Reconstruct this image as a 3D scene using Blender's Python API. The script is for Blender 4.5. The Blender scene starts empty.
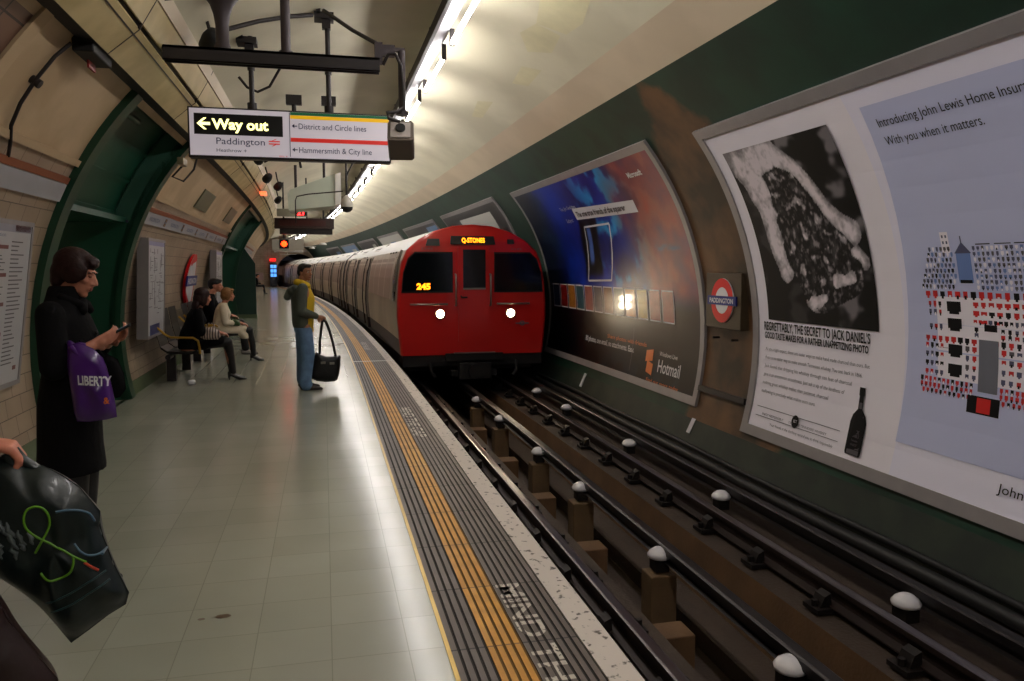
import bpy, math, random
from math import sin, cos, pi, sqrt, radians as rad
from mathutils import Vector, Matrix, Euler, noise
random.seed(7)
scene = bpy.context.scene
COL = scene.collection

# ------------------------------------------------------------------ camera, world, exposure
F_PX, CX, CY = 778.0, 512.0, 340.5
H = 1.55
cam_d = bpy.data.cameras.new('camera'); cam = bpy.data.objects.new('camera', cam_d); COL.objects.link(cam)
cam_d.sensor_fit = 'HORIZONTAL'; cam_d.sensor_width = 36.0; cam_d.lens = F_PX / 1024 * 36.0
cam_d.clip_start = .05; cam_d.clip_end = 300
TH = math.atan(72.1 / F_PX); PSI = math.atan(188.5 / (F_PX / cos(TH)))
cam.location = (0, 0, H)
cam.rotation_euler = Euler((pi/2 - TH, 0, -PSI), 'XYZ')
scene.camera = cam
scene.view_settings.view_transform = 'Standard'
scene.view_settings.look = 'None'
scene.view_settings.gamma = 1.0
scene.view_settings.use_curve_mapping = False
scene.view_settings.exposure = 0.45
world = bpy.data.worlds.new('station_dark'); scene.world = world; world.use_nodes = True
world.node_tree.nodes['Background'].inputs[0].default_value = (.004, .004, .005, 1)
world.node_tree.nodes['Background'].inputs[1].default_value = 1.0
TUBE_STRENGTH = 52.0          # the platform's fluorescent tubes

# ------------------------------------------------------------------ track-aligned coordinates (s runs along the platform, bends left after S0)
S0, RB = 9.0, 400.0
def W(x, s, z):
    if s <= S0: return (x, s, z)
    a = (s - S0) / RB
    return (-RB + (RB + x) * cos(a), S0 + (RB + x) * sin(a), z)
def A(s): return max(0.0, (s - S0) / RB)
XC, ZC, RT = .92, .80, 3.31   # tunnel lining circle

# ------------------------------------------------------------------ materials
def s2l(c):
    return tuple((x/12.92 if x <= .04045 else ((x+.055)/1.055)**2.4) for x in c)
MATS = {}
def mat(name, col, rough=.6, metal=0.0, var=.15, vscale=6.0, bump=0.0, bscale=40.0, emit=None, es=1.0, spec=.5, lin=False, coat=0.0):
    """principled material whose colour is broken up by noise"""
    if name in MATS: return MATS[name]
    m = bpy.data.materials.new(name); m.use_nodes = True
    nt = m.node_tree; b = nt.nodes['Principled BSDF']
    c = col if lin else s2l(col)
    b.inputs['Roughness'].default_value = rough; b.inputs['Metallic'].default_value = metal
    b.inputs['Specular IOR Level'].default_value = spec
    if coat: b.inputs['Coat Weight'].default_value = coat; b.inputs['Coat Roughness'].default_value = .08
    if emit:
        b.inputs['Base Color'].default_value = (*c, 1)
        b.inputs['Emission Color'].default_value = (*(emit if lin else s2l(emit)), 1)
        b.inputs['Emission Strength'].default_value = es
    else:
        tc = nt.nodes.new('ShaderNodeTexCoord'); n = nt.nodes.new('ShaderNodeTexNoise'); r = nt.nodes.new('ShaderNodeMixRGB')
        n.inputs['Scale'].default_value = vscale; n.inputs['Detail'].default_value = 5
        nt.links.new(tc.outputs['Object'], n.inputs['Vector'])
        r.inputs[1].default_value = (*[x*(1-var) for x in c], 1); r.inputs[2].default_value = (*[min(1, x*(1+var)) for x in c], 1)
        nt.links.new(n.outputs[0], r.inputs[0]); nt.links.new(r.outputs[0], b.inputs['Base Color'])
        if bump:
            n2 = nt.nodes.new('ShaderNodeTexNoise'); n2.inputs['Scale'].default_value = bscale
            bp = nt.nodes.new('ShaderNodeBump'); bp.inputs['Strength'].default_value = bump; bp.inputs['Distance'].default_value = .01
            nt.links.new(tc.outputs['Object'], n2.inputs['Vector'])
            nt.links.new(n2.outputs[0], bp.inputs['Height']); nt.links.new(bp.outputs[0], b.inputs['Normal'])
    MATS[name] = m
    return m
def tile_mat(name, c1, c2, joint, w, h, off, rough, mort=.004, dirt=.35, dscale=1.3, jointbump=.3, swap=False, spec=.5, dcol=None):
    """tiles or slabs in metres, from the UV map"""
    m = bpy.data.materials.new(name); m.use_nodes = True
    nt = m.node_tree; b = nt.nodes['Principled BSDF']; L = nt.links
    uv = nt.nodes.new('ShaderNodeUVMap')
    br = nt.nodes.new('ShaderNodeTexBrick')
    br.inputs['Color1'].default_value = (*s2l(c1), 1); br.inputs['Color2'].default_value = (*s2l(c2), 1)
    br.inputs['Mortar'].default_value = (*s2l(joint), 1)
    br.inputs['Scale'].default_value = 1; br.inputs['Mortar Size'].default_value = mort
    br.inputs['Brick Width'].default_value = w; br.inputs['Row Height'].default_value = h
    br.offset = off
    L.new(uv.outputs[0], br.inputs['Vector'])
    n = nt.nodes.new('ShaderNodeTexNoise'); n.inputs['Scale'].default_value = dscale; n.inputs['Detail'].default_value = 7
    L.new(uv.outputs[0], n.inputs['Vector'])
    rp = nt.nodes.new('ShaderNodeValToRGB'); rp.color_ramp.elements[0].position = .35; rp.color_ramp.elements[1].position = .7
    dc = dcol or (1-dirt, 1-dirt, 1-dirt*1.1)
    rp.color_ramp.elements[0].color = (*dc, 1); rp.color_ramp.elements[1].color = (1, 1, 1, 1)
    L.new(n.outputs[0], rp.inputs[0])
    mx = nt.nodes.new('ShaderNodeMixRGB'); mx.blend_type = 'MULTIPLY'; mx.inputs[0].default_value = 1
    L.new(br.outputs[0], mx.inputs[1]); L.new(rp.outputs[0], mx.inputs[2]); L.new(mx.outputs[0], b.inputs['Base Color'])
    b.inputs['Roughness'].default_value = rough; b.inputs['Specular IOR Level'].default_value = spec
    bp = nt.nodes.new('ShaderNodeBump'); bp.inputs['Strength'].default_value = jointbump; bp.inputs['Distance'].default_value = .003; bp.invert = True
    L.new(br.outputs['Fac'], bp.inputs['Height']); L.new(bp.outputs[0], b.inputs['Normal'])
    MATS[name] = m
    return m
def patch_mat(name, c1, c2, scale, rough, lo=.42, hi=.6, detail=6, spec=.5):
    """two colours in patches (peeling, rust, dirt) from the UV map"""
    m = bpy.data.materials.new(name); m.use_nodes = True
    nt = m.node_tree; b = nt.nodes['Principled BSDF']; L = nt.links
    uv = nt.nodes.new('ShaderNodeUVMap'); n = nt.nodes.new('ShaderNodeTexNoise')
    n.inputs['Scale'].default_value = scale; n.inputs['Detail'].default_value = detail
    L.new(uv.outputs[0], n.inputs['Vector'])
    rp = nt.nodes.new('ShaderNodeValToRGB'); rp.color_ramp.elements[0].position = lo; rp.color_ramp.elements[1].position = hi
    rp.color_ramp.elements[0].color = (*s2l(c1), 1); rp.color_ramp.elements[1].color = (*s2l(c2), 1)
    L.new(n.outputs[0], rp.inputs[0]); L.new(rp.outputs[0], b.inputs['Base Color'])
    b.inputs['Roughness'].default_value = rough; b.inputs['Specular IOR Level'].default_value = spec
    bp = nt.nodes.new('ShaderNodeBump'); bp.inputs['Strength'].default_value = .25; bp.inputs['Distance'].default_value = .004
    L.new(n.outputs[0], bp.inputs['Height']); L.new(bp.outputs[0], b.inputs['Normal'])
    MATS[name] = m
    return m
def art_mat(name, rough=.35, spec=.5, coat=0.0):
    """printed artwork: colours stored on the sheet's vertices"""
    m = bpy.data.materials.new(name); m.use_nodes = True
    nt = m.node_tree; b = nt.nodes['Principled BSDF']
    a = nt.nodes.new('ShaderNodeAttribute'); a.attribute_name = 'Col'
    nt.links.new(a.outputs[0], b.inputs['Base Color']); b.inputs['Roughness'].default_value = rough
    b.inputs['Specular IOR Level'].default_value = spec
    if coat: b.inputs['Coat Weight'].default_value = coat; b.inputs['Coat Roughness'].default_value = .22
    MATS[name] = m
    return m

# ------------------------------------------------------------------ mesh builder
class MB:
    def __init__(self, T=None):
        self.v = []; self.f = []; self.mi = []; self.uv = []; self.sm = []; self.T = T; self.col = None; self.m = 0
    def add(self, vs, fs, uvs=None, smooth=False, m=None):
        b = len(self.v)
        for p in vs: self.v.append(self.T(*p) if self.T else tuple(p))
        for i, f in enumerate(fs):
            self.f.append([b + j for j in f]); self.mi.append(self.m if m is None else m); self.sm.append(smooth)
            self.uv.append(uvs[i] if uvs else None)
        return self
    def box(self, x0, x1, y0, y1, z0, z1, m=None, M=None):
        vs = [(x, y, z) for z in (z0, z1) for y in (y0, y1) for x in (x0, x1)]
        if M: vs = [tuple(M @ Vector(p)) for p in vs]
        return self.add(vs, [(0,2,3,1),(4,5,7,6),(0,1,5,4),(2,6,7,3),(0,4,6,2),(1,3,7,5)], m=m)
    def cyl(self, p0, p1, r0, r1=None, n=12, m=None, caps=True):
        r1 = r0 if r1 is None else r1
        p0 = Vector(p0); p1 = Vector(p1); d = (p1 - p0).normalized()
        a = d.orthogonal().normalized(); b = d.cross(a)
        vs = []
        for p, r in ((p0, r0), (p1, r1)):
            for i in range(n):
                t = 2*pi*i/n; vs.append(tuple(p + a*(r*cos(t)) + b*(r*sin(t))))
        fs = [(i, (i+1) % n, n+(i+1) % n, n+i) for i in range(n)]
        self.add(vs, fs, smooth=True, m=m)
        if caps: self.add(vs, [tuple(range(n))[::-1], tuple(range(n, 2*n))], m=m)
        return self
    def tube(self, pts, r, n=8, m=None, closed=False):
        pts = [Vector(p) for p in pts]; vs = []; fs = []; a = None
        for i, p in enumerate(pts):
            if closed: d = pts[(i+1) % len(pts)] - pts[i-1]
            else: d = pts[min(i+1, len(pts)-1)] - pts[max(i-1, 0)]
            d.normalize()
            a = d.orthogonal().normalized() if a is None else (a - d*a.dot(d)).normalized()
            b = d.cross(a); rr = r(i) if callable(r) else r
            for k in range(n):
                t = 2*pi*k/n; vs.append(tuple(p + a*(rr*cos(t)) + b*(rr*sin(t))))
        L = len(pts)
        for i in range(L if closed else L-1):
            j = (i+1) % L
            for k in range(n):
                fs.append((i*n+k, i*n+(k+1) % n, j*n+(k+1) % n, j*n+k))
        self.add(vs, fs, smooth=True, m=m)
        if not closed: self.add(vs, [tuple(range(n))[::-1], tuple(range((L-1)*n, L*n))], m=m)
        return self
    def lathe(self, prof, c=(0,0,0), n=20, m=None, M=None):
        vs = []; fs = []
        for r, z in prof:
            for k in range(n):
                t = 2*pi*k/n; p = Vector((r*cos(t), r*sin(t), z))
                if M: p = M @ p
                vs.append((p.x+c[0], p.y+c[1], p.z+c[2]))
        for i in range(len(prof)-1):
            for k in range(n): fs.append((i*n+k, i*n+(k+1) % n, (i+1)*n+(k+1) % n, (i+1)*n+k))
        self.add(vs, fs, smooth=True, m=m)
        self.add(vs, [tuple(range(n))[::-1], tuple(range((len(prof)-1)*n, len(prof)*n))], m=m)
        return self
    def ell(self, c, r, n=14, k=9, m=None, M=None):
        if not hasattr(r, '__len__'): r = (r, r, r)
        vs = []; fs = []
        for i in range(1, k):
            ph = pi*i/k
            for j in range(n):
                t = 2*pi*j/n; vs.append(Vector((r[0]*sin(ph)*cos(t), r[1]*sin(ph)*sin(t), r[2]*cos(ph))))
        vs += [Vector((0,0,r[2])), Vector((0,0,-r[2]))]
        if M: vs = [M @ v for v in vs]
        vs = [tuple(v + Vector(c)) for v in vs]
        for i in range(k-2):
            for j in range(n): fs.append((i*n+j, (i+1)*n+j, (i+1)*n+(j+1) % n, i*n+(j+1) % n))
        T, B = len(vs)-2, len(vs)-1
        for j in range(n):
            fs.append((T, j, (j+1) % n)); fs.append((B, (k-2)*n+(j+1) % n, (k-2)*n+j))
        return self.add(vs, fs, smooth=True, m=m)
    def prism(self, poly, fn0, fn1, m=None, smooth=False):
        """poly: 2-D points; fn0/fn1 map (a,b) to the two end faces"""
        n = len(poly); vs = [fn0(*p) for p in poly] + [fn1(*p) for p in poly]
        fs = [tuple(range(n))[::-1], tuple(range(n, 2*n))]
        self.add(vs, fs, m=m)
        return self.add(vs, [(i, (i+1) % n, n+(i+1) % n, n+i) for i in range(n)], m=m, smooth=smooth)
    def loft(self, prof, sl, m=None, closed=False, smooth=False, caps=False):
        """profile of (x,z) run along the list of s values, UV in metres"""
        n = len(prof); arc = [0]
        for i in range(1, n+1): arc.append(arc[-1] + math.dist(prof[i % n], prof[i-1]))
        vs = [(x, s, z) for s in sl for x, z in prof]; fs = []; uvs = []
        for j in range(len(sl)-1):
            for i in range(n if closed else n-1):
                k = (i+1) % n
                fs.append((j*n+i, j*n+k, (j+1)*n+k, (j+1)*n+i))
                uvs.append([(sl[j], arc[i]), (sl[j], arc[i+1]), (sl[j+1], arc[i+1]), (sl[j+1], arc[i])])
        self.add(vs, fs, uvs, smooth=smooth, m=m)
        if caps: self.add(vs, [tuple(range(n)), tuple(range((len(sl)-1)*n, len(sl)*n))[::-1]], m=m)
        return self
    def text(self, s, fn, w=None, h=None, x=0.0, y=0.0, bold=0.0, align='L', m=None):
        """flat lettering: fn maps (tx,ty) in metres to a point; w fits the width, h the cap height"""
        vs, fs, bx = glyphs(s, bold)
        sy = (h or .1) / .729; sx = (w / (bx[1]-bx[0])) if w else sy
        if h is None and w: sy = sx
        ox = {'L': 0, 'C': -(bx[1]-bx[0])*sx/2, 'R': -(bx[1]-bx[0])*sx}[align]
        return self.add([fn(x + ox + (vx-bx[0])*sx, y + vy*sy) for vx, vy in vs], fs, m=m)
    def build(self, name, mats, parent=None, origin=None, bevel=0.0, world=False):
        me = bpy.data.meshes.new(name); off = Vector((0, 0, 0))
        if parent is None:
            if origin is None:
                xs = [p[0] for p in self.v]; ys = [p[1] for p in self.v]
                origin = ((min(xs)+max(xs))/2, (min(ys)+max(ys))/2, min(p[2] for p in self.v))
            off = Vector(origin)
        elif world:
            off = parent.location.copy(); pp = parent.parent
            while pp: off += pp.location; pp = pp.parent
        vs = [(p[0]-off.x, p[1]-off.y, p[2]-off.z) for p in self.v]
        me.from_pydata(vs, [], self.f)
        for mm in (mats if isinstance(mats, (list, tuple)) else [mats]): me.materials.append(mm)
        me.polygons.foreach_set('material_index', self.mi)
        me.polygons.foreach_set('use_smooth', self.sm)
        if any(u for u in self.uv):
            ul = me.uv_layers.new(name='UVMap')
            for p, u in zip(me.polygons, self.uv):
                if u:
                    for li, c in zip(p.loop_indices, u): ul.data[li].uv = c
        if self.col:
            ca = me.color_attributes.new('Col', 'FLOAT_COLOR', 'POINT')
            ca.data.foreach_set('color', [q for c in self.col for q in (*c, 1.0)])
        me.update()
        o = bpy.data.objects.new(name, me); COL.objects.link(o)
        if parent is None: o.location = off
        else: o.parent = parent
        if bevel:
            b = o.modifiers.new('bevel', 'BEVEL'); b.width = bevel; b.segments = 2; b.limit_method = 'ANGLE'
        return o
_G = {}
def glyphs(s, bold=0.0):
    k = (s, bold)
    if k in _G: return _G[k]
    cu = bpy.data.curves.new('lettering', 'FONT'); cu.body = s; cu.resolution_u = 3; cu.offset = bold; cu.size = 1
    o = bpy.data.objects.new('lettering', cu); COL.objects.link(o)
    bpy.context.view_layer.update()
    me = bpy.data.meshes.new_from_object(o.evaluated_get(bpy.context.evaluated_depsgraph_get()))
    vs = [(v.co.x, v.co.y) for v in me.vertices]; fs = [tuple(p.vertices) for p in me.polygons]
    bpy.data.objects.remove(o); bpy.data.curves.remove(cu); bpy.data.meshes.remove(me)
    xs = [v[0] for v in vs] or [0, 1]
    _G[k] = (vs, fs, (min(xs), max(xs)))
    return _G[k]

def tag(o, label=None, cat=None, group=None, kind=None):
    if label: o['label'] = label
    if cat: o['category'] = cat
    if group: o['group'] = group
    if kind: o['kind'] = kind
    return o
def struct(o): o['kind'] = 'structure'; return o
def empty(name, loc, rz=0.0, parent=None):
    o = bpy.data.objects.new(name, None); COL.objects.link(o); o.location = loc; o.rotation_euler = (0, 0, rz)
    o.empty_display_size = .1
    if parent: o.parent = parent
    return o
def dup(o, parent=None):
    c = o.copy(); COL.objects.link(c); c.parent = parent
    for ch in list(o.children): dup(ch, c)
    return c
def frange(a, b, n): return [a + (b-a)*i/n for i in range(n+1)]
def sl(a, b, step=2.0):
    return frange(a, b, max(1, int(round((b-a)/step))))
def circ(ph, d=0.0): return (XC + (RT-d)*cos(ph), ZC + (RT-d)*sin(ph))
def phr(z): return math.asin((z-ZC)/RT)          # angle of height z on the right
def phl(z): return pi - math.asin((z-ZC)/RT)     # and on the left

# ------------------------------------------------------------------ shared materials
M_floor = tile_mat('floor_vinyl', (.655,.66,.60), (.63,.635,.575), (.56,.56,.505), .305, .305, 0, .19, mort=.0022, dirt=.14, dscale=.9, jointbump=.05, spec=.55)
M_ceil = patch_mat('cream_paint', (.79,.765,.66), (.85,.825,.72), .8, .45)
M_ceil_edge = patch_mat('pale_pink_paint', (.80,.73,.62), (.84,.77,.66), .9, .5)
M_yel = mat('fresh_cream_patch', (.82,.79,.64), .5)
M_green = patch_mat('dark_green_paint', (.02,.16,.11), (.05,.22,.155), 1.1, .42)
M_brown = patch_mat('bare_brown_concrete', (.19,.13,.075), (.33,.22,.13), 2.2, .75, .35, .68)
M_dado = patch_mat('grimy_green_black', (.085,.13,.10), (.14,.18,.135), 2.6, .6)
M_wtile = tile_mat('cream_wall_tile', (.70,.62,.53), (.66,.575,.485), (.36,.29,.23), .30, .15, .5, .3, mort=.004, dirt=.25)
M_plaster = patch_mat('beige_plaster', (.70,.60,.46), (.77,.67,.53), 1.4, .6)
M_btile = tile_mat('brown_pink_tile', (.50,.36,.29), (.44,.32,.27), (.14,.09,.07), .30, .30, 0, .4, mort=.008, dirt=.3)
M_gframe = mat('green_gloss_frame', (.07,.24,.16), .35)
M_gdark = mat('deep_green_panel', (.03,.27,.19), .4)
M_jamb = mat('grey_green_jamb', (.20,.36,.29), .4)
M_skirt = mat('green_skirting', (.33,.39,.27), .5)
M_black = mat('black_rubber', (.05,.05,.05), .6)
M_darkmetal = mat('dark_painted_steel', (.17,.15,.15), .5, .3)
M_steel = mat('worn_steel', (.55,.53,.50), .35, .8)
M_alu = mat('grey_aluminium_frame', (.56,.54,.54), .45, .15)
M_white = mat('white_enamel', (.88,.87,.84), .35, var=.04)
M_duct = patch_mat('duct_cream_panel', (.72,.64,.44), (.80,.72,.52), 2.2, .45)

# ------------------------------------------------------------------ setting: floor
SN, SF = -7.0, 70.0
SL = sl(SN, SF, 1.5)
mb = MB(W)
prof = [(-2.34, 0.0), (.455, 0.0)]
vs = []; fs = []; uvs = []
for j, s in enumerate(SL):
    for x in (-2.34, -1.0, .455): vs.append((x, s, 0))
for j in range(len(SL)-1):
    for i in range(2):
        a = j*3+i; fs.append((a, a+1, a+4, a+3))
        xs = (-2.34, -1.0, .455)
        uvs.append([(xs[i], SL[j]), (xs[i+1], SL[j]), (xs[i+1], SL[j+1]), (xs[i], SL[j+1])])
mb.add(vs, fs, uvs)
struct(mb.build('floor', M_floor, origin=(0,0,0)))
M_gold = mat('brass_edging', (.72,.60,.30), .35, .6)
struct(MB(W).loft([(.452,.0),(.452,.004),(.470,.004),(.470,.0)], SL).build('trim_1', M_gold, origin=(0,0,0)))
# ribbed strip with a yellow line, then the pale coping stone
M_rib = tile_mat('ribbed_grey_slab', (.40,.355,.33), (.43,.385,.36), (.20,.17,.15), .60, 10., 0, .5, mort=.006, dirt=.2, dscale=5)
M_ribY = tile_mat('ribbed_yellow_line', (.88,.62,.16), (.84,.58,.13), (.55,.38,.10), .60, 10., 0, .5, mort=.005, dirt=.25, dscale=7)
M_groove = mat('groove_dirt', (.13,.105,.09), .8)
def ribbed(x0, x1, m, g):
    b = MB(W); n = max(1, round((x1-x0)/.0355)); w = (x1-x0)/n
    for i in range(n):
        a = x0+i*w
        b.loft([(a, -.002), (a, .0045), (a+w*.66, .0045), (a+w*.70, -.002)], SL, m=0)
        b.loft([(a+w*.68, -.0015), (a+w+.001, -.0015)], SL, m=1)
    return b
struct(ribbed(.470, .620, 0, 0).build('trim_2', [M_rib, M_groove], origin=(0,0,0)))
struct(ribbed(.620, .770, 0, 0).build('trim_3', [M_ribY, mat('dirty_yellow_groove', (.42,.30,.08), .8)], origin=(0,0,0)))
struct(ribbed(.770, 1.015, 0, 0).build('trim_4', [M_rib, M_groove], origin=(0,0,0)))
M_cope = patch_mat('worn_white_coping', (.36,.33,.29), (.84,.80,.76), 22, .7, .34, .41)
struct(MB(W).loft([(1.013,-.01),(1.013,.004),(1.142,.004),(1.150,-.004),(1.150,-.14),(1.08,-.14),(1.08,-1.3)], SL).build('trim_5', M_cope, origin=(0,0,0)))
# painted warning, letter tops towards the track
M_paint = patch_mat('worn_white_paint', (.36,.33,.30), (.68,.65,.60), 3, .6)
M_warn = mat('worn_white_letters', (.78,.75,.70), .6, var=.25, vscale=40)
def worn_on_ribs(m):
    """paint stays on the rib tops only; the grooves between them keep their dirt"""
    nt = m.node_tree; L = nt.links; bs = nt.nodes['Principled BSDF']
    tc = nt.nodes.new('ShaderNodeTexCoord'); sx = nt.nodes.new('ShaderNodeSeparateXYZ'); L.new(tc.outputs['Object'], sx.inputs[0])
    a = nt.nodes.new('ShaderNodeMath'); a.operation = 'SUBTRACT'; a.inputs[1].default_value = .770; L.new(sx.outputs[0], a.inputs[0])
    d = nt.nodes.new('ShaderNodeMath'); d.operation = 'DIVIDE'; d.inputs[1].default_value = .035; L.new(a.outputs[0], d.inputs[0])
    f = nt.nodes.new('ShaderNodeMath'); f.operation = 'FRACT'; L.new(d.outputs[0], f.inputs[0])
    g = nt.nodes.new('ShaderNodeMath'); g.operation = 'GREATER_THAN'; g.inputs[1].default_value = .64; L.new(f.outputs[0], g.inputs[0])
    n = nt.nodes.new('ShaderNodeTexNoise'); n.inputs['Scale'].default_value = 55; L.new(tc.outputs['Object'], n.inputs['Vector'])
    h = nt.nodes.new('ShaderNodeMath'); h.operation = 'LESS_THAN'; h.inputs[1].default_value = .36; L.new(n.outputs[0], h.inputs[0])
    k = nt.nodes.new('ShaderNodeMath'); k.operation = 'MAXIMUM'; L.new(g.outputs[0], k.inputs[0]); L.new(h.outputs[0], k.inputs[1])
    src = bs.inputs['Base Color'].links[0].from_socket; mx = nt.nodes.new('ShaderNodeMixRGB')
    L.new(k.outputs[0], mx.inputs[0]); L.new(src, mx.inputs[1]); mx.inputs[2].default_value = (*s2l((.27,.23,.21)), 1); L.new(mx.outputs[0], bs.inputs['Base Color'])
worn_on_ribs(M_warn)
def warn(s0, L):
    b = MB(); b.text('MIND THE GAP', lambda tx, ty: W(.785+ty, s0-tx, .0062), w=L, h=.118, bold=.02)
    struct(b.build('trim_6', M_warn, origin=(0,0,0)))
warn(3.60, 1.55); warn(8.6, 1.55); warn(16.5, 1.55)
struct(MB(W).box(.47, 1.15, 13.1, 13.14, .0046, .0066).build('trim_7', M_white, origin=(0,0,0)))

# ------------------------------------------------------------------ lining: right wall and ceiling
def lining(name, ph0, ph1, n, m, s_list=SL, skip=None, d=0.0):
    b = MB(W); phs = frange(ph0, ph1, n); vs = []; fs = []; uvs = []
    for s in s_list:
        for p in phs: x, z = circ(p, d); vs.append((x, s, z))
    n1 = len(phs)
    for j in range(len(s_list)-1):
        for i in range(n):
            if skip and skip((s_list[j]+s_list[j+1])/2, (phs[i]+phs[i+1])/2): continue
            fs.append((j*n1+i, (j+1)*n1+i, (j+1)*n1+i+1, j*n1+i+1))
            uvs.append([(s_list[j], phs[i]*RT), (s_list[j+1], phs[i]*RT), (s_list[j+1], phs[i+1]*RT), (s_list[j], phs[i+1]*RT)])
    b.add(vs, fs, uvs, smooth=True)
    return struct(b.build(name, m, origin=(0,0,0)))
PG = phr(3.355); PE = PG + .13
lining('wall_right', rad(-36), phr(-.17), 5, M_dado)
# green wall above, its paint worn to bare brown between the two big hoardings
def worn_green():
    m = bpy.data.materials.new('green_paint_worn_bare'); m.use_nodes = True; nt = m.node_tree; L = nt.links; bs = nt.nodes['Principled BSDF']
    uv = nt.nodes.new('ShaderNodeUVMap'); n = nt.nodes.new('ShaderNodeTexNoise'); n.inputs['Scale'].default_value = 1.6; n.inputs['Detail'].default_value = 7; L.new(uv.outputs[0], n.inputs['Vector'])
    sx = nt.nodes.new('ShaderNodeSeparateXYZ'); L.new(uv.outputs[0], sx.inputs[0])
    def mth(op, a, b=None, c=None):
        q = nt.nodes.new('ShaderNodeMath'); q.operation = op
        for i, v in enumerate((a, b, c)):
            if v is None: continue
            if isinstance(v, (int, float)): q.inputs[i].default_value = v
            else: L.new(v, q.inputs[i])
        return q.outputs[0]
    wob = mth('MULTIPLY_ADD', n.outputs[0], 1.6, -.8)
    ds = mth('ABSOLUTE', mth('ADD', sx.outputs[0], -7.35)); da = mth('ADD', sx.outputs[1], -(phr(2.75)*RT))
    e = mth('ADD', mth('ADD', mth('MULTIPLY_ADD', ds, -1.0, .95), mth('MULTIPLY', mth('MAXIMUM', da, 0), -1.1)), wob)
    ms = nt.nodes.new('ShaderNodeClamp'); L.new(mth('MULTIPLY', e, 5), ms.inputs[0])
    def ramp(c1, c2, lo, hi):
        r = nt.nodes.new('ShaderNodeValToRGB'); r.color_ramp.elements[0].position = lo; r.color_ramp.elements[1].position = hi
        r.color_ramp.elements[0].color = (*s2l(c1), 1); r.color_ramp.elements[1].color = (*s2l(c2), 1); L.new(n.outputs[0], r.inputs[0]); return r.outputs[0]
    mx = nt.nodes.new('ShaderNodeMixRGB'); L.new(ms.outputs[0], mx.inputs[0])
    L.new(ramp((.02,.16,.11), (.05,.22,.155), .4, .6), mx.inputs[1]); L.new(ramp((.20,.15,.09), (.42,.29,.17), .38, .66), mx.inputs[2])
    L.new(mx.outputs[0], bs.inputs['Base Color']); bs.inputs['Roughness'].default_value = .55
    bp = nt.nodes.new('ShaderNodeBump'); bp.inputs['Strength'].default_value = .3; bp.inputs['Distance'].default_value = .004; L.new(n.outputs[0], bp.inputs['Height']); L.new(bp.outputs[0], bs.inputs['Normal'])
    return m
lining('wall_right', phr(-.17), PG, 20, worn_green())
lining('ceiling', PG, PE, 3, M_ceil_edge)
# left openings
OP = [(7.40, 9.93), (19.6, 25.6)]
SLL = sorted(set(SL + [7.40, 9.93, 19.6, 25.6, 5.15]))
ZO = 2.98
def hole(s, p): return p > phl(ZO) and any(a < s < b for a, b in OP)
PL1, PL2, PL0 = phl(ZO), phl(2.42), phl(3.1)
lining('ceiling', PE, PL0, 34, M_ceil, SLL)
lining('wall_left', PL0, PL1, 1, M_plaster, SLL)
lining('wall_left', PL1, PL2, 4, M_plaster, [s for s in SLL if s >= 5.15], hole)
lining('wall_left', PL1, PL2, 4, M_btile, [s for s in SLL if s <= 5.15], hole)
lining('wall_left', PL2, phl(.16), 16, M_wtile, SLL, hole)
lining('baseboard_left', phl(.16), phl(-.02), 2, M_skirt, SLL, lambda s, p: hole(s, p), d=.004)
def left_band(s, z0, z1, s1, dd, name, m, d2=0.0):
    pa, pb = phl(z1), phl(z0)
    n = max(2, int((pb-pa)*RT/.12)); b = MB(W)
    ps = frange(pa, pb, n)
    poly = [circ(p, dd) for p in ps] + [circ(p, -.06) for p in reversed(ps)]
    b.prism(poly, lambda x, z: (x, s, z), lambda x, z: (x, s1, z))
    return struct(b.build(name, m, origin=(0,0,0)))
# cornice pipe, frieze and its brown line are built as things further down
left_band(SN, 2.395, 2.445, 7.2, .03, 'trim_8', M_plaster)
left_band(10.12, 2.395, 2.445, 19.4, .03, 'trim_8', M_plaster)
left_band(25.9, 2.395, 2.445, SF, .03, 'trim_8', M_plaster)
left_band(5.08, 2.4, 3.05, 5.22, .02, 'trim_9', M_plaster)
# green surrounds of the two openings
for a, b_ in OP:
    left_band(a-.20, 0, 3.04, a+.0, .06, 'trim_10', M_gframe)
    left_band(b_, 0, 3.04, b_+.20, .06, 'trim_10', M_gframe)
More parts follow.
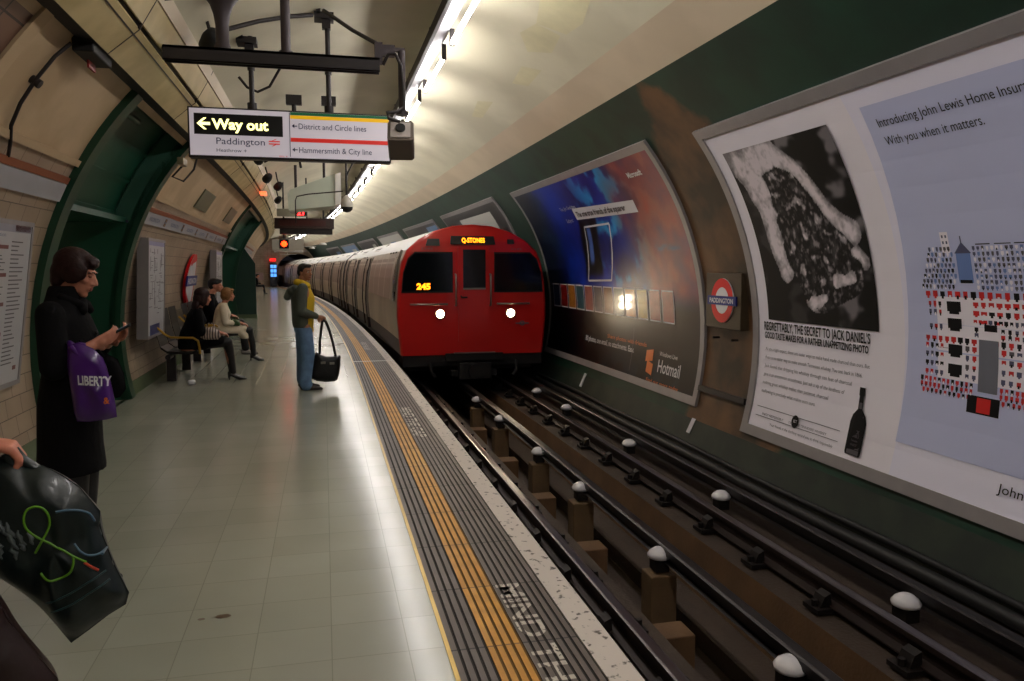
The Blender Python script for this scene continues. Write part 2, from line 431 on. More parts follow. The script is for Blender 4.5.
# recess and passage behind each opening
for k, (a, b_) in enumerate(OP):
    pa, pb = phl(ZO), phl(2.08); RD = -.24
    arc = [circ(p) for p in frange(pa, pb, 6)]; arco = [circ(p, RD) for p in frange(pb, pa, 6)]
    arcl = [circ(p) for p in frange(phl(0), pb, 8)]
    for s, sg in ((a, 1), (b_, -1)):
        mbj = MB(W); mbj.prism(arc+arco, lambda x, z: (x, s, z), lambda x, z: (x, s-sg*.01, z), m=0)
        struct(mbj.build('wall_recess', M_jamb, origin=(0,0,0)))
        mbj = MB(W); mbj.prism([(-3.0, 0)] + arcl + [(-3.0, 2.08)], lambda x, z: (x, s, z), lambda x, z: (x, s-sg*.01, z), m=0)
        struct(mbj.build('wall_passage', M_gdark, origin=(0,0,0)))
        q = MB(W); y = s
        q.add([(-3.0, y, 0), (-6.5, y, 0), (-6.5, y, 2.08), (-3.0, y, 2.08)], [(0,1,2,3)], [[(0,0),(3.5,0),(3.5,2.15),(0,2.15)]])
        struct(q.build('wall_passage', M_wtile, origin=(0,0,0)))
    q = MB(W); q.add([(-6.5, a, 0), (-6.5, b_, 0), (-6.5, b_, 2.15), (-6.5, a, 2.15)], [(0,1,2,3)], [[(0,0),(b_-a,0),(b_-a,2.15),(0,2.15)]])
    struct(q.build('wall_passage', M_wtile, origin=(0,0,0)))
    q = MB(W); q.add([(-6.5, a, 0), (-2.3, a, 0), (-2.3, b_, 0), (-6.5, b_, 0)], [(0,1,2,3)], [[(-6.5,a),(-2.3,a),(-2.3,b_),(-6.5,b_)]])
    struct(q.build('floor_passage', M_floor, origin=(0,0,0)))
    q = MB(W); q.box(-6.5, -2.22, a, b_, 2.08, 2.14)                       # passage ceiling slab
    struct(q.build('ceiling_passage', M_gdark, origin=(0,0,0)))
    q = MB(W); q.loft(arco, [a, (a+b_)/2, b_], smooth=True)                # boarded back of the recess, with its battens
    for t in (.02, .36, .68, .97):
        pc_ = pb+(pa-pb)*t; q.loft([circ(pc_-.006, RD+.0), circ(pc_-.006, RD+.02), circ(pc_+.006, RD+.02), circ(pc_+.006, RD)], [a, b_])
    for t in (.0, .33, .66, .985):
        yy = a+(b_-a)*t; q.loft([circ(p, RD+.02) for p in frange(pb, pa, 6)], [yy, yy+.03])
    struct(q.build('wall_recess', M_gdark, origin=(0,0,0)))
    struct(MB(W).prism([circ(pa, 0), circ(pa-.02, 0), circ(pa-.02, RD), circ(pa, RD)], lambda x, z: (x, a, z), lambda x, z: (x, b_, z)).build('ceiling_recess', M_gdark, origin=(0,0,0)))
# the far jamb of the second opening stands proud of the wall as a dark green panel
struct(MB(W).prism([(-2.5,.10),(-1.72,.10),(-1.72,1.70),(-2.02,2.15),(-2.5,2.15)], lambda x, z: (x, 25.62, z), lambda x, z: (x, 25.72, z)).build('door_1', mat('dark_teal_panel', (.05,.20,.16), .45), origin=(0,0,0)))
struct(MB(W).box(-2.45, -1.70, 25.58, 25.76, 0, .12).build('trim_11', M_skirt, origin=(0,0,0)))

# ------------------------------------------------------------------ track bed with its pit
M_bed = mat('oily_track_concrete', (.23,.18,.14), .8, var=.4, vscale=3, bump=.5)
M_bench = mat('rusty_brown_concrete', (.40,.29,.18), .8, var=.45, vscale=4, bump=.4)
ZR = -.47
SLT = sl(SN, SF+6, 1.5)
mb = MB(W)
mb.loft([(1.08,-.64),(1.93,-.64),(1.95,-.70)], SLT, m=0)
mb.loft([(1.95,-.70),(1.97,-1.12)], SLT, m=1)
mb.loft([(1.97,-1.12),(2.92,-1.12)], SLT, m=0)
mb.loft([(2.92,-1.12),(2.94,-.66)], SLT, m=1)
mb.loft([(2.94,-.66),(4.0,-.62),(3.9,-1.0)], SLT, m=0)
struct(mb.build('floor_track', [M_bed, M_bench], origin=(0,0,0)))
# cable kerb along the foot of the right wall
struct(MB(W).loft([(3.78,-.66),(3.78,-.58),(3.90,-.56),(4.0,-.56)], SLT).build('trim_12', M_bed, origin=(0,0,0)))
# shade between the wall and the duct is a black strip, built below
MB_GAP = 1

# ------------------------------------------------------------------ far end: portal wall with the running tunnel
M_end = tile_mat('end_wall_tile', (.80,.72,.62), (.76,.68,.58), (.45,.38,.32), .3, .15, 0, .4)
b = MB(W); n = 40
outer = [circ(p) for p in frange(rad(-36), pi+rad(36), n)]
inner = [(2.43+1.85*cos(t), .95+1.85*sin(t)) for t in frange(rad(-60), pi+rad(60), n)]
inner = [(min(max(x, -2.5), 4.2), z) for x, z in inner]
vs = [(x, SF-.5, z) for x, z in outer] + [(x, SF-.5, z) for x, z in inner]
b.add(vs, [(i, i+1, n+2+i, n+1+i) for i in range(n)], [[(vs[k][0], vs[k][2]) for k in (i, i+1, n+2+i, n+1+i)] for i in range(n)])
struct(b.build('wall_far', M_end, origin=(0,0,0)))
struct(MB(W).loft([(2.43+1.85*cos(t), .95+1.85*sin(t)) for t in frange(rad(-60), pi+rad(60), 30)], sl(SF-.5, SF+10, 2)).build('wall_tunnel', M_dado, origin=(0,0,0)))
struct(MB(W).box(-3, 5, SN-.1, SN, -1.3, 4.3).build('wall_near', M_dado, origin=(0,0,0)))

# ------------------------------------------------------------------ duct that runs along the upper left
def rail_prof(name, prof, m, s0=SN, s1=SF-.5, closed=True, step=1.5):
    return struct(MB(W).loft(prof, sl(s0, s1, step), closed=closed).build(name, m, origin=(0,0,0)))
rail_prof('trim_13', [(-1.385,2.995),(-1.185,3.165),(-1.20,3.20),(-1.42,3.12)], M_duct)
rail_prof('trim_18', [(-1.388,3.0),(-1.395,3.06),circ(phl(3.06), .012),circ(phl(3.035), .012)], M_black)  # black strip put in as the shadow gap left of the duct
rail_prof('trim_14', [(-1.30,3.14),(-1.12,3.33),(-1.20,3.40),(-1.35,3.20)], M_black)
rail_prof('trim_20', [(-1.224,3.1305),(-1.216,3.1375),(-1.214,3.134),(-1.222,3.127)], M_darkmetal)
rail_prof('trim_15', [(-1.160,3.205),(-1.065,3.37),(-1.09,3.39),(-1.185,3.225)], M_duct)
rail_prof('trim_16', [(-1.055,3.375),(-1.012,3.475),(-1.05,3.50),(-1.085,3.39)], M_ceil_edge)
for k in range(26):                                                       # panel joints
    s = 1.1 + k*2.4
    struct(MB(W).prism([(-1.388,2.990),(-1.183,3.162),(-1.159,3.203),(-1.063,3.368),(-1.009,3.474),(-1.03,3.48),(-1.08,3.38),(-1.175,3.21),(-1.20,3.17),(-1.39,3.01)], lambda x, z: (x, s, z), lambda x, z: (x, s+.012, z)).build('trim_17', M_darkmetal, origin=(0,0,0)))

def repaint(pts, name='trim_19'):
    """an irregular patch of fresher paint a hair inside the lining: points (s, angle offset from the green edge)"""
    b = MB(); n = len(pts); cs = sum(p[0] for p in pts)/n; ca = sum(p[1] for p in pts)/n
    vs = [W(*(lambda q, s: (q[0], s, q[1]))(circ(PG+a, .003), s)) for s, a in pts+[(cs, ca)]]
    b.add(vs, [(i, (i+1) % n, n) for i in range(n)]); struct(b.build(name, M_yel, origin=(0,0,0)))
repaint([(6.4,.28),(7.0,.24),(7.4,.25),(7.5,.34),(6.9,.38),(6.5,.36)]); repaint([(4.6,.12),(5.4,.10),(5.5,.17),(4.8,.22)])
repaint([(7.5,.26),(8.0,.24),(8.3,.30),(7.9,.36),(7.5,.34)]); repaint([(8.6,.22),(9.3,.21),(9.5,.26),(8.8,.28)]); repaint([(10.6,.26),(11.6,.24),(11.8,.28),(10.9,.31)])

# ------------------------------------------------------------------ fluorescent lighting run
M_tube = mat('lit_tube', (1,1,.95), .3, emit=(1.0,.975,.97), es=TUBE_STRENGTH)
XL, ZL = 1.25, 3.71
fx = []
b = MB(W)
b.loft([(1.10,3.88),(1.10,3.835),(1.22,3.83),(1.27,3.90)], sl(SN+1, SF-2, 1.5), m=0, closed=True)
b.loft([(1.065,3.79),(1.10,3.79),(1.10,3.90),(1.065,3.90)], sl(SN+1, SF-2, 1.5), m=1, closed=True)
for k in range(37):
    s = -5.5+2.0*k; b.box(1.15, 1.18, s, s+.04, 3.85, 4.12, m=1)
run = b.build('light_trunking', [mat('grey_white_enamel', (.66,.67,.68), .5, var=.04), M_darkmetal])
tag(run, 'long white reflector trunking with a dark edge under the vaulted ceiling', 'light fitting')
def tube_light(s):
    p = W(XL, s, ZL); r = empty('fluorescent_light', p, A(s))
    b = MB(); b.cyl((0,-.76,0), (0,.76,0), .019, n=10); b.build('tube', M_tube, r)
    for y in (-.80, .76):
        MB().box(-.022, .022, y, y+.04, -.025, .13).build('lamp_holder', M_darkmetal, r)
    return r
LBL = {0:'nearest fluorescent tube in view, at the top edge of the picture', 1:'second fluorescent tube from the camera, high above the hanging sign', 2:'third fluorescent tube from the camera, just above the sign camera'}
ks = 0
for k in range(-6, 30):
    s = 6.86 + 2.08*k
    if s > SF-4: break
    r = tube_light(s)
    if k in LBL: tag(r, LBL[k], 'light')
    elif k < 0: tag(r, 'lit fluorescent tube of the ceiling run, overhead outside the picture', 'light', 'fluorescent tubes overhead')
    else: tag(r, 'lit fluorescent tube in the far part of the ceiling run', 'light', 'fluorescent tubes far along the platform')

# ------------------------------------------------------------------ curved-wall helpers for hoardings
def WR(s, z, d=0.0):
    p = phr(z); return W(XC+(RT-d)*cos(p), s, ZC+(RT-d)*sin(p))
def WRa(s, a, d=0.0):
    """arc coordinate a: metres up the wall from height 0"""
    p = phr(0)+a/RT; return W(XC+(RT-d)*cos(p), s, ZC+(RT-d)*sin(p))
def arc_of(z): return (phr(z)-phr(0))*RT
def patch(b, s0, s1, a0, a1, d, m=0, ns=None, na=None, fn=WRa, poly=None):
    ns = ns or max(1, int(abs(s1-s0)/1.2)+1); na = na or max(1, int(abs(a1-a0)/.25)+1)
    vs = [fn(s0+(s1-s0)*i/ns, a0+(a1-a0)*j/na, d) for j in range(na+1) for i in range(ns+1)]
    fs = [(j*(ns+1)+i, j*(ns+1)+i+1, (j+1)*(ns+1)+i+1, (j+1)*(ns+1)+i) for j in range(na) for i in range(ns)]
    return b.add(vs, fs, m=m)
def bar(b, s0, s1, a0, a1, d0, d1, m=0, fn=WRa):
    """solid strip following the wall between two depths"""
    ns = max(1, int(abs(s1-s0)/1.5)+1); na = max(1, int(abs(a1-a0)/.15)+1)
    g = lambda i, j, d: fn(s0+(s1-s0)*i/ns, a0+(a1-a0)*j/na, d)
    nv = (ns+1)*(na+1); vs = [g(i, j, d) for d in (d0, d1) for j in range(na+1) for i in range(ns+1)]
    I = lambda i, j, k: k*nv+j*(ns+1)+i; fs = []
    for j in range(na):
        for i in range(ns):
            for k in (0, 1): fs.append((I(i,j,k), I(i+1,j,k), I(i+1,j+1,k), I(i,j+1,k)))
    for i in range(ns):
        for j in (0, na): fs.append((I(i,j,0), I(i+1,j,0), I(i+1,j,1), I(i,j,1)))
    for j in range(na):
        for i in (0, ns): fs.append((I(i,j,0), I(i,j+1,0), I(i,j+1,1), I(i,j,1)))
    return b.add(vs, fs, m=m)
def hoarding(s0, s1, z0, z1, label, frame_m=None, fw=.10):
    """empty + curved metal frame; s0 nearest"""
    a0, a1 = arc_of(z0), arc_of(z1)
    r = empty('billboard', WRa((s0+s1)/2, a0, 0)); tag(r, label, 'billboard')
    b = MB(); D = .034
    bar(b, s0, s1, a0, a0+fw, 0, D); bar(b, s0, s1, a1-fw, a1, 0, D)
    bar(b, s0, s0+fw, a0+fw, a1-fw, 0, D); bar(b, s1-fw, s1, a0+fw, a1-fw, 0, D)
    b.build('frame', frame_m or M_alu, r, world=True)
    return r, a0, a1
def art_sheet(name, r, s_left, s_right, a0, a1, d, nu, nv, fn, m):
    b = MB(); vs = []; cs = []; fs = []
    for j in range(nv+1):
        for i in range(nu+1):
            u, v = i/nu, j/nv
            vs.append(WRa(s_left+(s_right-s_left)*u, a0+(a1-a0)*v, d)); cs.append(s2l(fn(u, v)))
    for j in range(nv):
        for i in range(nu):
            a = j*(nu+1)+i; fs.append((a, a+1, a+nu+2, a+nu+1))
    b.add(vs, fs, smooth=True); b.col = cs
    return b.build(name, m, r, world=True)
def nz(x, y, sc, seed=0.0, oc=3): return noise.fractal(Vector((x*sc, y*sc, seed)), 1.0, 2.0, oc)
def mixc(a, b, t):
    t = max(0, min(1, t)); return tuple(a[i]*(1-t)+b[i]*t for i in range(3))
def sstep(a, b, x):
    t = max(0, min(1, (x-a)/(b-a))); return t*t*(3-2*t)

# ------------------------------------------------------------------ big double hoarding, nearest on the right
r, a0, a1 = hoarding(.9, 7.03, -.10, 2.87, 'nearest wide curved hoarding with a white bottle poster and a pale blue poster')
M_paper = art_mat('poster_paper', .5, .2)
M_ink = mat('black_print', (.06,.055,.06), .6, spec=.2, var=.05); M_grey_ink = mat('grey_print', (.33,.31,.33), .5, var=.05)
M_paperw = mat('white_poster_paper', (.94,.92,.95), .5, spec=.25, var=.03, vscale=2)
M_red_ink = mat('red_print', (.80,.13,.12), .5, var=.05); M_blue_ink = mat('dusty_blue_print', (.42,.52,.74), .5, var=.05)
M_slate_ink = mat('slate_print', (.30,.31,.42), .5, var=.05); M_metal_ink = mat('grey_gradient_print', (.45,.46,.50), .5, var=.3, vscale=2)
SM = 4.93                                                                   # seam between the two sheets
q = MB(); patch(q, SM, 6.94, a0+.09, a1-.09, .016, ns=2, na=14)
jd = q.build('poster', M_paperw, r, world=True); jd['label'] = 'white poster with a black and white photo and a bottle'
# its black-and-white photograph of a pale gnarled shape full of charcoal
def jdart(u, v):
    wx, wy = u+.05*nz(u, v, 3, 1), v+.05*nz(u, v, 3, 5)
    fb = nz(u, v*1.4, 4.5, 9, 3)
    bgl = .07+.42*sstep(.05, .5, fb) * (1 if u > .45 else .35)
    c = bgl
    # a pale crooked form: upper left mass, thin left arm, diagonal right arm with knuckles
    def cap(ax, ay, bx, by, r0, r1):
        t = max(0, min(1, ((wx-ax)*(bx-ax)+(wy-ay)*(by-ay))/((bx-ax)**2+(by-ay)**2)))
        return (r0+(r1-r0)*t) - math.hypot((wx-ax-t*(bx-ax)), (wy-ay-t*(by-ay))*1.25)
    dd = max(cap(.15,.92,.40,.93,.13,.11), cap(.17,.88,.22,.60,.12,.10), cap(.21,.60,.23,.27,.095,.075),
             cap(.42,.92,.70,.68,.085,.065), cap(.70,.68,.90,.48,.065,.085), cap(.88,.37,.93,.33,.060,.055),
             cap(.70,.24,.80,.27,.065,.060), cap(.47,.12,.56,.14,.060,.055))
    if dd > 0:
        c = .60+.30*sstep(0, .06, dd)+.22*nz(u, v, 14, 2)+.16*nz(u, v, 40, 4)
    ins = max(cap(.38,.78,.60,.32,.15,.30), cap(.42,.36,.52,.22,.16,.14))
    if ins > 0 and dd < .025:
        t = nz(u, v, 13, 3, 4); t2 = nz(u*1.2, v*.9, 30, 6, 3)
        c = .05+.34*abs(t)+(.40*sstep(.22, .55, t)) + .30*sstep(.15, .5, t2)
    if v > .9 and u < .3: c = max(c, .5+.15*nz(u, v, 6, 7))
    c = max(.03, min(.92, c))
    return (c*.95, c*.91, c*.93)
PA = lambda z: arc_of(z)
art_sheet('photograph', jd, 6.75, 5.20, PA(1.06), PA(2.63), .026, 150, 150, jdart, M_paper)
fnJ = lambda tx, ty, s=6.86: WRa(s-tx, ty, .027)
t = MB()
t.text('REGRETTABLY, THE SECRET TO JACK DANIEL\'S', lambda tx, ty: WRa(6.83-tx, PA(.955)+ty, .027), w=1.53, h=.085, bold=.022)
t.text('GOOD TASTE MAKES FOR A RATHER UNAPPETIZING PHOTO', lambda tx, ty: WRa(6.82-tx, PA(.875)+ty, .027), w=1.50, h=.062, bold=.03)
t.text('NO. 7', lambda tx, ty: WRa(6.205-tx, PA(.145)+ty, .029), w=.05, h=.03, m=1)
for i, (l, w) in enumerate([('As you might expect, there are easier ways to make hand made charcoal than ours. But', 1.50), ('there is no easier way to make smooth Tennessee whiskey. You see, back in 1866,', 1.42),
        ('Jack found that dripping his whiskey through ten feet of charcoal', 1.30), ('gave it an uncommon smoothness. Just ask a sip of the kindness of', 1.22),
        ('nothing great whiskey makes than patience, charcoal', 1.02), ('mellowing is precisely what makes ours ours.', .86)]):
    t.text(l, lambda tx, ty, i=i: WRa(6.80-tx, PA(.755-.083*i)+ty, .027), w=w, h=.034, m=2)
t.text('ENJOY RESPONSIBLY        OLD TIME TENNESSEE WHISKEY', lambda tx, ty: WRa(6.72-tx, PA(.125)+ty, .027), w=1.0, h=.022, m=2)
t.text('Your friends at the distillery remind you to drink responsibly', lambda tx, ty: WRa(6.56-tx, PA(.045)+ty, .027), w=.95, h=.026, m=2)
patch(t, 5.56, 6.83, PA(.195), PA(.200), .027, m=2); patch(t, 5.56, 6.83, PA(.105), PA(.110), .027, m=2)
cen = [WRa(6.18+.055*cos(k*pi/10), PA(.155)+.06*sin(k*pi/10), .028) for k in range(20)]
t.add(cen, [tuple(range(20))], m=0)
t.build('lettering', [M_ink, M_paperw, M_grey_ink], jd, world=True)
# printed bottle
def bottle_poly(k=1.0):
    h = [(0, .0), (.085, .0), (.095, .02), (.095, .27), (.075, .33), (.028, .38), (.026, .49), (.033, .495), (.033, .56), (0, .56)]
    return h + [(-x, y) for x, y in reversed(h[1:-1])]
bp = MB(); P = bottle_poly()
bp.add([WRa(5.36-x, PA(.04)+y, .028) for x, y in P], [tuple(range(len(P)))], m=0)
patch(bp, 5.36-.066, 5.36+.066, PA(.09), PA(.27), .030, m=1); patch(bp, 5.36-.058, 5.36+.058, PA(.10), PA(.26), .031, m=0)
patch(bp, 5.36-.07, 5.36+.07, PA(.045), PA(.085), .030, m=1); patch(bp, 5.36-.020, 5.36+.020, PA(.42), PA(.47), .030, m=1)
bp.text('Tennessee', lambda tx, ty: WRa(5.36-tx, PA(.15)+ty, .033), w=.08, h=.018, align='C', m=1); bp.text('WHISKEY', lambda tx, ty: WRa(5.36-tx, PA(.115)+ty, .033), w=.08, h=.02, align='C', m=1)
bp.text('JACK', lambda tx, ty: WRa(5.36-tx, PA(.215)+ty, .033), w=.085, h=.03, align='C', m=1, bold=.02)
bp.text('DANIEL\'S', lambda tx, ty: WRa(5.36-tx, PA(.185)+ty, .033), w=.09, h=.025, align='C', m=1, bold=.02)
patch(bp, 5.36-.055, 5.36-.040, PA(.30), PA(.36), .030, m=1)
bp.build('printed_bottle', [M_ink, M_grey_ink], jd, world=True)
# pale blue sheet
q = MB(); patch(q, 1.0, SM, a0+.09, a1-.09, .016, ns=4, na=14)
jl = q.build('poster', mat('lilac_white_paper', (.92,.91,.97), .5, spec=.25, var=.03, vscale=2), r, world=True); jl['label'] = 'pale blue poster with a department store made of goods'
q = MB(); patch(q, 1.3, 4.80, PA(.25), PA(2.67), .022, ns=4, na=12, fn=lambda s, a, d: WRa(s+(.13*(PA(2.67)-a)/(PA(2.67)-PA(.25)) if s > 4.5 else 0), a, d))
q.build('blue_field', mat('pale_blue_print', (.76,.78,.90), .5, spec=.25, var=.05, vscale=1.0), jl, world=True)
t = MB()
t.text('Introducing John Lewis Home Insurance.', lambda tx, ty: WRa(4.70-tx, PA(2.525)+ty, .026), w=1.30, h=.068)
t.text('With you when it matters.', lambda tx, ty: WRa(4.70-tx, PA(2.405)+ty, .026), w=.82, h=.068)
t.text('John Lewis', lambda tx, ty: WRa(3.985-tx, PA(.125)+ty, .026), w=.46, h=.065)
# the store front: rows of small goods
rr = random.Random(3)
def cell(s, z, w, h, m): patch(t, s-w/2, s+w/2, PA(z)-h/2, PA(z)+h/2, .025, m=m, ns=1, na=1)
S_L, S_R = 4.71, 2.9
white = lambda s0, s1, z0, z1: patch(t, s0, s1, PA(z0), PA(z1), .0235, m=3, ns=1)
white(2.9, 4.60, .78, 1.36)
ZY = lambda y: 1.38-(y-245)*.00229
def row(y, w, h, step, mats, s0=S_L, s1=S_R, skip=None, sub=True, jit=0):
    z = ZY(y); s = s0-step/2
    while s > s1:
        if not (skip and skip(s)):
            m = rr.choice(mats); cell(s, z, w*rr.uniform(.8, 1.1), h*rr.uniform(.8, 1.1), m)
            if sub: patch(t, s-w*.22, s+w*.22, PA(z)-h*.85, PA(z)-h*.2, .0255, m=rr.choice([0, 3, m, m]), ns=1, na=1)
        s -= step
door = lambda s: 4.06 < s < 4.27
for y in (245,): row(y, .042, .040, .066, [1, 1, 0, 1], 4.70)
for y in (272, 298): row(y, .046, .030, .062, [1, 1, 1, 0], 4.29)
for y in (275, 300, 345): row(y, .026, .034, .045, [0, 1, 5], 4.68, 4.55)
row(322, .028, .026, .040, [1, 5, 1, 0], 4.29)
for y in (345, 362): row(y, .030, .028, .052, [1, 5, 0], 4.29, skip=lambda s: 4.08 < s < 4.24)
row(382, .040, .034, .058, [1, 1, 1, 0], 4.72)
for y in (405, 432, 460, 488): row(y, .028, .030, .045, [1, 0, 1, 5], 4.72, 4.56); row(y, .034, .030, .058, [5, 1, 2], 4.37, skip=lambda s: door(s) or s > 4.36)
for y in (512, 530): row(y, .026, .030, .040, [1, 0, 1, 1], 4.76, skip=door)
row(548, .024, .026, .040, [1, 1, 0], 4.74, skip=door)
for y in (282, 333, 412, 472): cell(4.445, ZY(y), .120, .070, 0); cell(4.445, ZY(y)-.042, .085, .022, 0)
patch(t, 4.62, 4.50, PA(1.0), PA(1.0)+.003, .025, m=2, ns=1)
cell(4.15, 1.165, .10, .045, 0); cell(4.20, 1.20, .05, .02, 1); cell(4.08, 1.20, .05, .02, 1)
patch(t, 4.09, 4.245, PA(.735), PA(1.085), .026, m=6, ns=1)
patch(t, 4.065, 4.325, PA(.585), PA(.705), .025, m=0, ns=1); patch(t, 4.135, 4.245, PA(.595), PA(.695), .0255, m=1, ns=1); cell(4.185, .645, .035, .05, 0); cell(4.20, .66, .03, .03, 7)
for i, y in enumerate((222, 206, 190, 174, 158, 142, 126, 110)):
    row(y, .022, .024, .034, [5, 4, 5, 0, 3, 2], 4.72-.015*i, 4.40); row(y, .022, .022, .036, [4, 5, 3, 5, 2], 4.24)
row(100, .12, .007, .15, [0], 4.22, sub=False)
patch(t, 4.255, 4.375, PA(1.46), PA(1.655), .0245, m=4, ns=1); cell(4.315, ZY(205), .10, .03, 0)
t.add([WRa(4.385, PA(1.655), .0246), WRa(4.245, PA(1.655), .0246), WRa(4.315, PA(1.73), .0246)], [(0,1,2)], m=5); cell(4.315, 1.745, .010, .05, 5)
patch(t, 4.415, 4.485, PA(1.66), PA(1.80), .024, m=3, ns=1)
for sx in (4.435, 4.465):
    for z in (1.69, 1.73, 1.77): cell(sx, z, .014, .020, 5)
t.build('printed_goods', [M_ink, M_red_ink, M_grey_ink, M_paperw, M_blue_ink, M_slate_ink, M_metal_ink, mat('ember_print', (.45,.14,.08), .5)], jl, world=True)

# ------------------------------------------------------------------ second hoarding: dark blue photo-sharing poster
r, a0, a1 = hoarding(8.06, 14.16, -.03, 2.95, 'dark blue glossy hoarding beside the red train front')
M_gloss = art_mat('glossy_poster_print', .34, .22)
def hotart(u, v):
    n1 = nz(u*2, v, 2.6, 11, 4); n2 = nz(u*2, v, 6, 21, 4)
    c = mixc((.02,.07,.36), (.05,.20,.66), .5+n1)
    c = mixc(c, (.16,.62,.85), sstep(.0, .35, n2)*.95*sstep(.40, .62, u)*sstep(.3,.5,v))
    c = mixc(c, (.02,.05,.10), sstep(.30, .05, u)*.85)
    c = mixc(c, (.06,.22,.30), sstep(.1,.5,nz(u*2, v, 5, 31, 3))*.5*sstep(.35,.1,u))
    # mermaid-like dark column with a pale figure
    c = mixc(c, (.01,.01,.05), sstep(.075, .045, abs(u-.455-.02*n1-.25*(v-.6)))*sstep(.44,.5,v)*sstep(.80,.74,v))
    c = mixc(c, (.35,.5,.85), sstep(.022, .008, abs(u-.445-.01*n2-.25*(v-.6)))*sstep(.5,.56,v)*sstep(.76,.7,v)*.8)
    # reflection of the red train, painted red-brown into the right of the print
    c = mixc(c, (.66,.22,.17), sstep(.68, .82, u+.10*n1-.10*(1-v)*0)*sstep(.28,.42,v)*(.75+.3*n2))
    c = mixc(c, (.25,.34,.55), sstep(.015,.0,abs(v-.60-.03*n2))*sstep(.83,.86,u)*sstep(.97,.94,u)*.8)
    c = mixc(c, (.10,.025,.05), sstep(.42, .30, v+.03*n1)); c = mixc(c, (.015,.015,.03), sstep(.30, .05, v))                     # dark foot of the poster
    c = mixc(c, (.04,.18,.24), sstep(.16,.02,v)*sstep(.2,.6,nz(u*2,v,7,41,3)+.35)*.6*sstep(.4,.6,u))
    return tuple(max(0, min(1, x)) for x in c)
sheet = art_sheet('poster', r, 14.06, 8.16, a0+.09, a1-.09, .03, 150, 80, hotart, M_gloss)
M_pw = mat('white_print', (.82,.82,.84), .4, var=.04); M_po = mat('orange_print', (.85,.42,.10), .4)
M_glossc = {n: mat('thumbnail_'+n, c, .35, coat=.4, var=.5, vscale=9) for n, c in dict(red=(.62,.08,.05), gold=(.66,.42,.12), teal=(.12,.30,.34), rose=(.55,.28,.26), ochre=(.55,.48,.12), navy=(.08,.12,.25), brown=(.38,.20,.12)).items()}
t = MB(); D = .034
fH = lambda s0, zb, d=D: (lambda tx, ty: WRa(s0-tx, PA(zb)+ty, d))
t.add([WRa(a, PA(z), D-.001) for a, z in ((11.55,2.31),(10.4,2.29),(9.22,2.27),(9.22,2.42),(10.4,2.45),(11.55,2.48))], [(0,1,4,5),(1,2,3,4)], m=0)
t.text('The one true friends of the squarer', lambda tx, ty: WRa(11.45-tx, PA(2.35)+ty-.018*tx, D+.006), w=1.9, h=.09, m=2, bold=.03)
t.text('To: Jo Seddon', fH(12.1, 2.48), w=.75, h=.06, m=0); t.text('Subject:', fH(12.05, 2.29), w=.33, h=.07, m=0)
t.text('Microsoft', fH(9.0, 2.66), w=.42, h=.075, m=0, bold=.03)
def slant(p0, p1, w):
    (sa, za), (sb, zb) = p0, p1; n = 4
    dx, dz = sb-sa, zb-za; L = math.hypot(dx, dz); ox, oz = -dz/L*w/2, dx/L*w/2
    vs = []
    for i in range(n+1):
        k = i/n
        for sg in (-1, 1): vs.append(WRa(sa+dx*k+sg*ox, PA(za+dz*k)+sg*oz, D))
    t.add(vs, [(2*i, 2*i+1, 2*i+3, 2*i+2) for i in range(n)], m=0)
Q = [(11.38, 2.19), (10.34, 2.19), (10.86, 1.38), (11.87, 1.36)]
for i in range(4): slant(Q[i], Q[(i+1) % 4], .03)
cols = ['navy','red','gold','teal','rose','navy','brown','teal','gold','ochre','rose','rose']
ss = 13.85
for i, cn in enumerate(cols):
    w = .43 if i < 9 else .40; z0, z1 = .86, 1.28
    patch(t, ss-w+.05, ss, PA(z0), PA(z1), D-.001, m=0, ns=1); patch(t, ss-w+.068, ss-.018, PA(z0+.018), PA(z1-.018), D, m=3+list(M_glossc).index(cn), ns=1)
    ss -= w
t.text('Share photos with friends', fH(11.1, .50), w=1.45, h=.06, m=1)
t.text('80 photos, one email, no attachments. Easy.', fH(12.05, .38), w=2.0, h=.085, m=0, bold=.015)
patch(t, 10.1, 10.115, PA(.12), PA(.72), D, m=2, ns=1)
t.text('Windows Live', fH(9.22, .43), w=.52, h=.06, m=0); t.text('Hotmail', fH(9.22, .22), w=.64, h=.17, m=0, bold=.01)
t.text('Find out more today', fH(9.5, .06), w=.95, h=.055, m=1)
for x, y, w, h, sk_ in ((9.58, .40, .22, .11, .03), (9.52, .27, .19, .13, -.03)):
    t.add([WRa(x+.05, PA(y-.09), D), WRa(x-w+.05, PA(y-.09+sk_), D), WRa(x-w+.05, PA(y+.06+sk_), D), WRa(x+.05, PA(y+.06), D)], [(0,1,2,3)], m=1)
t.build('printed_layout', [M_pw, M_po, M_grey_ink]+list(M_glossc.values()), sheet, world=True)

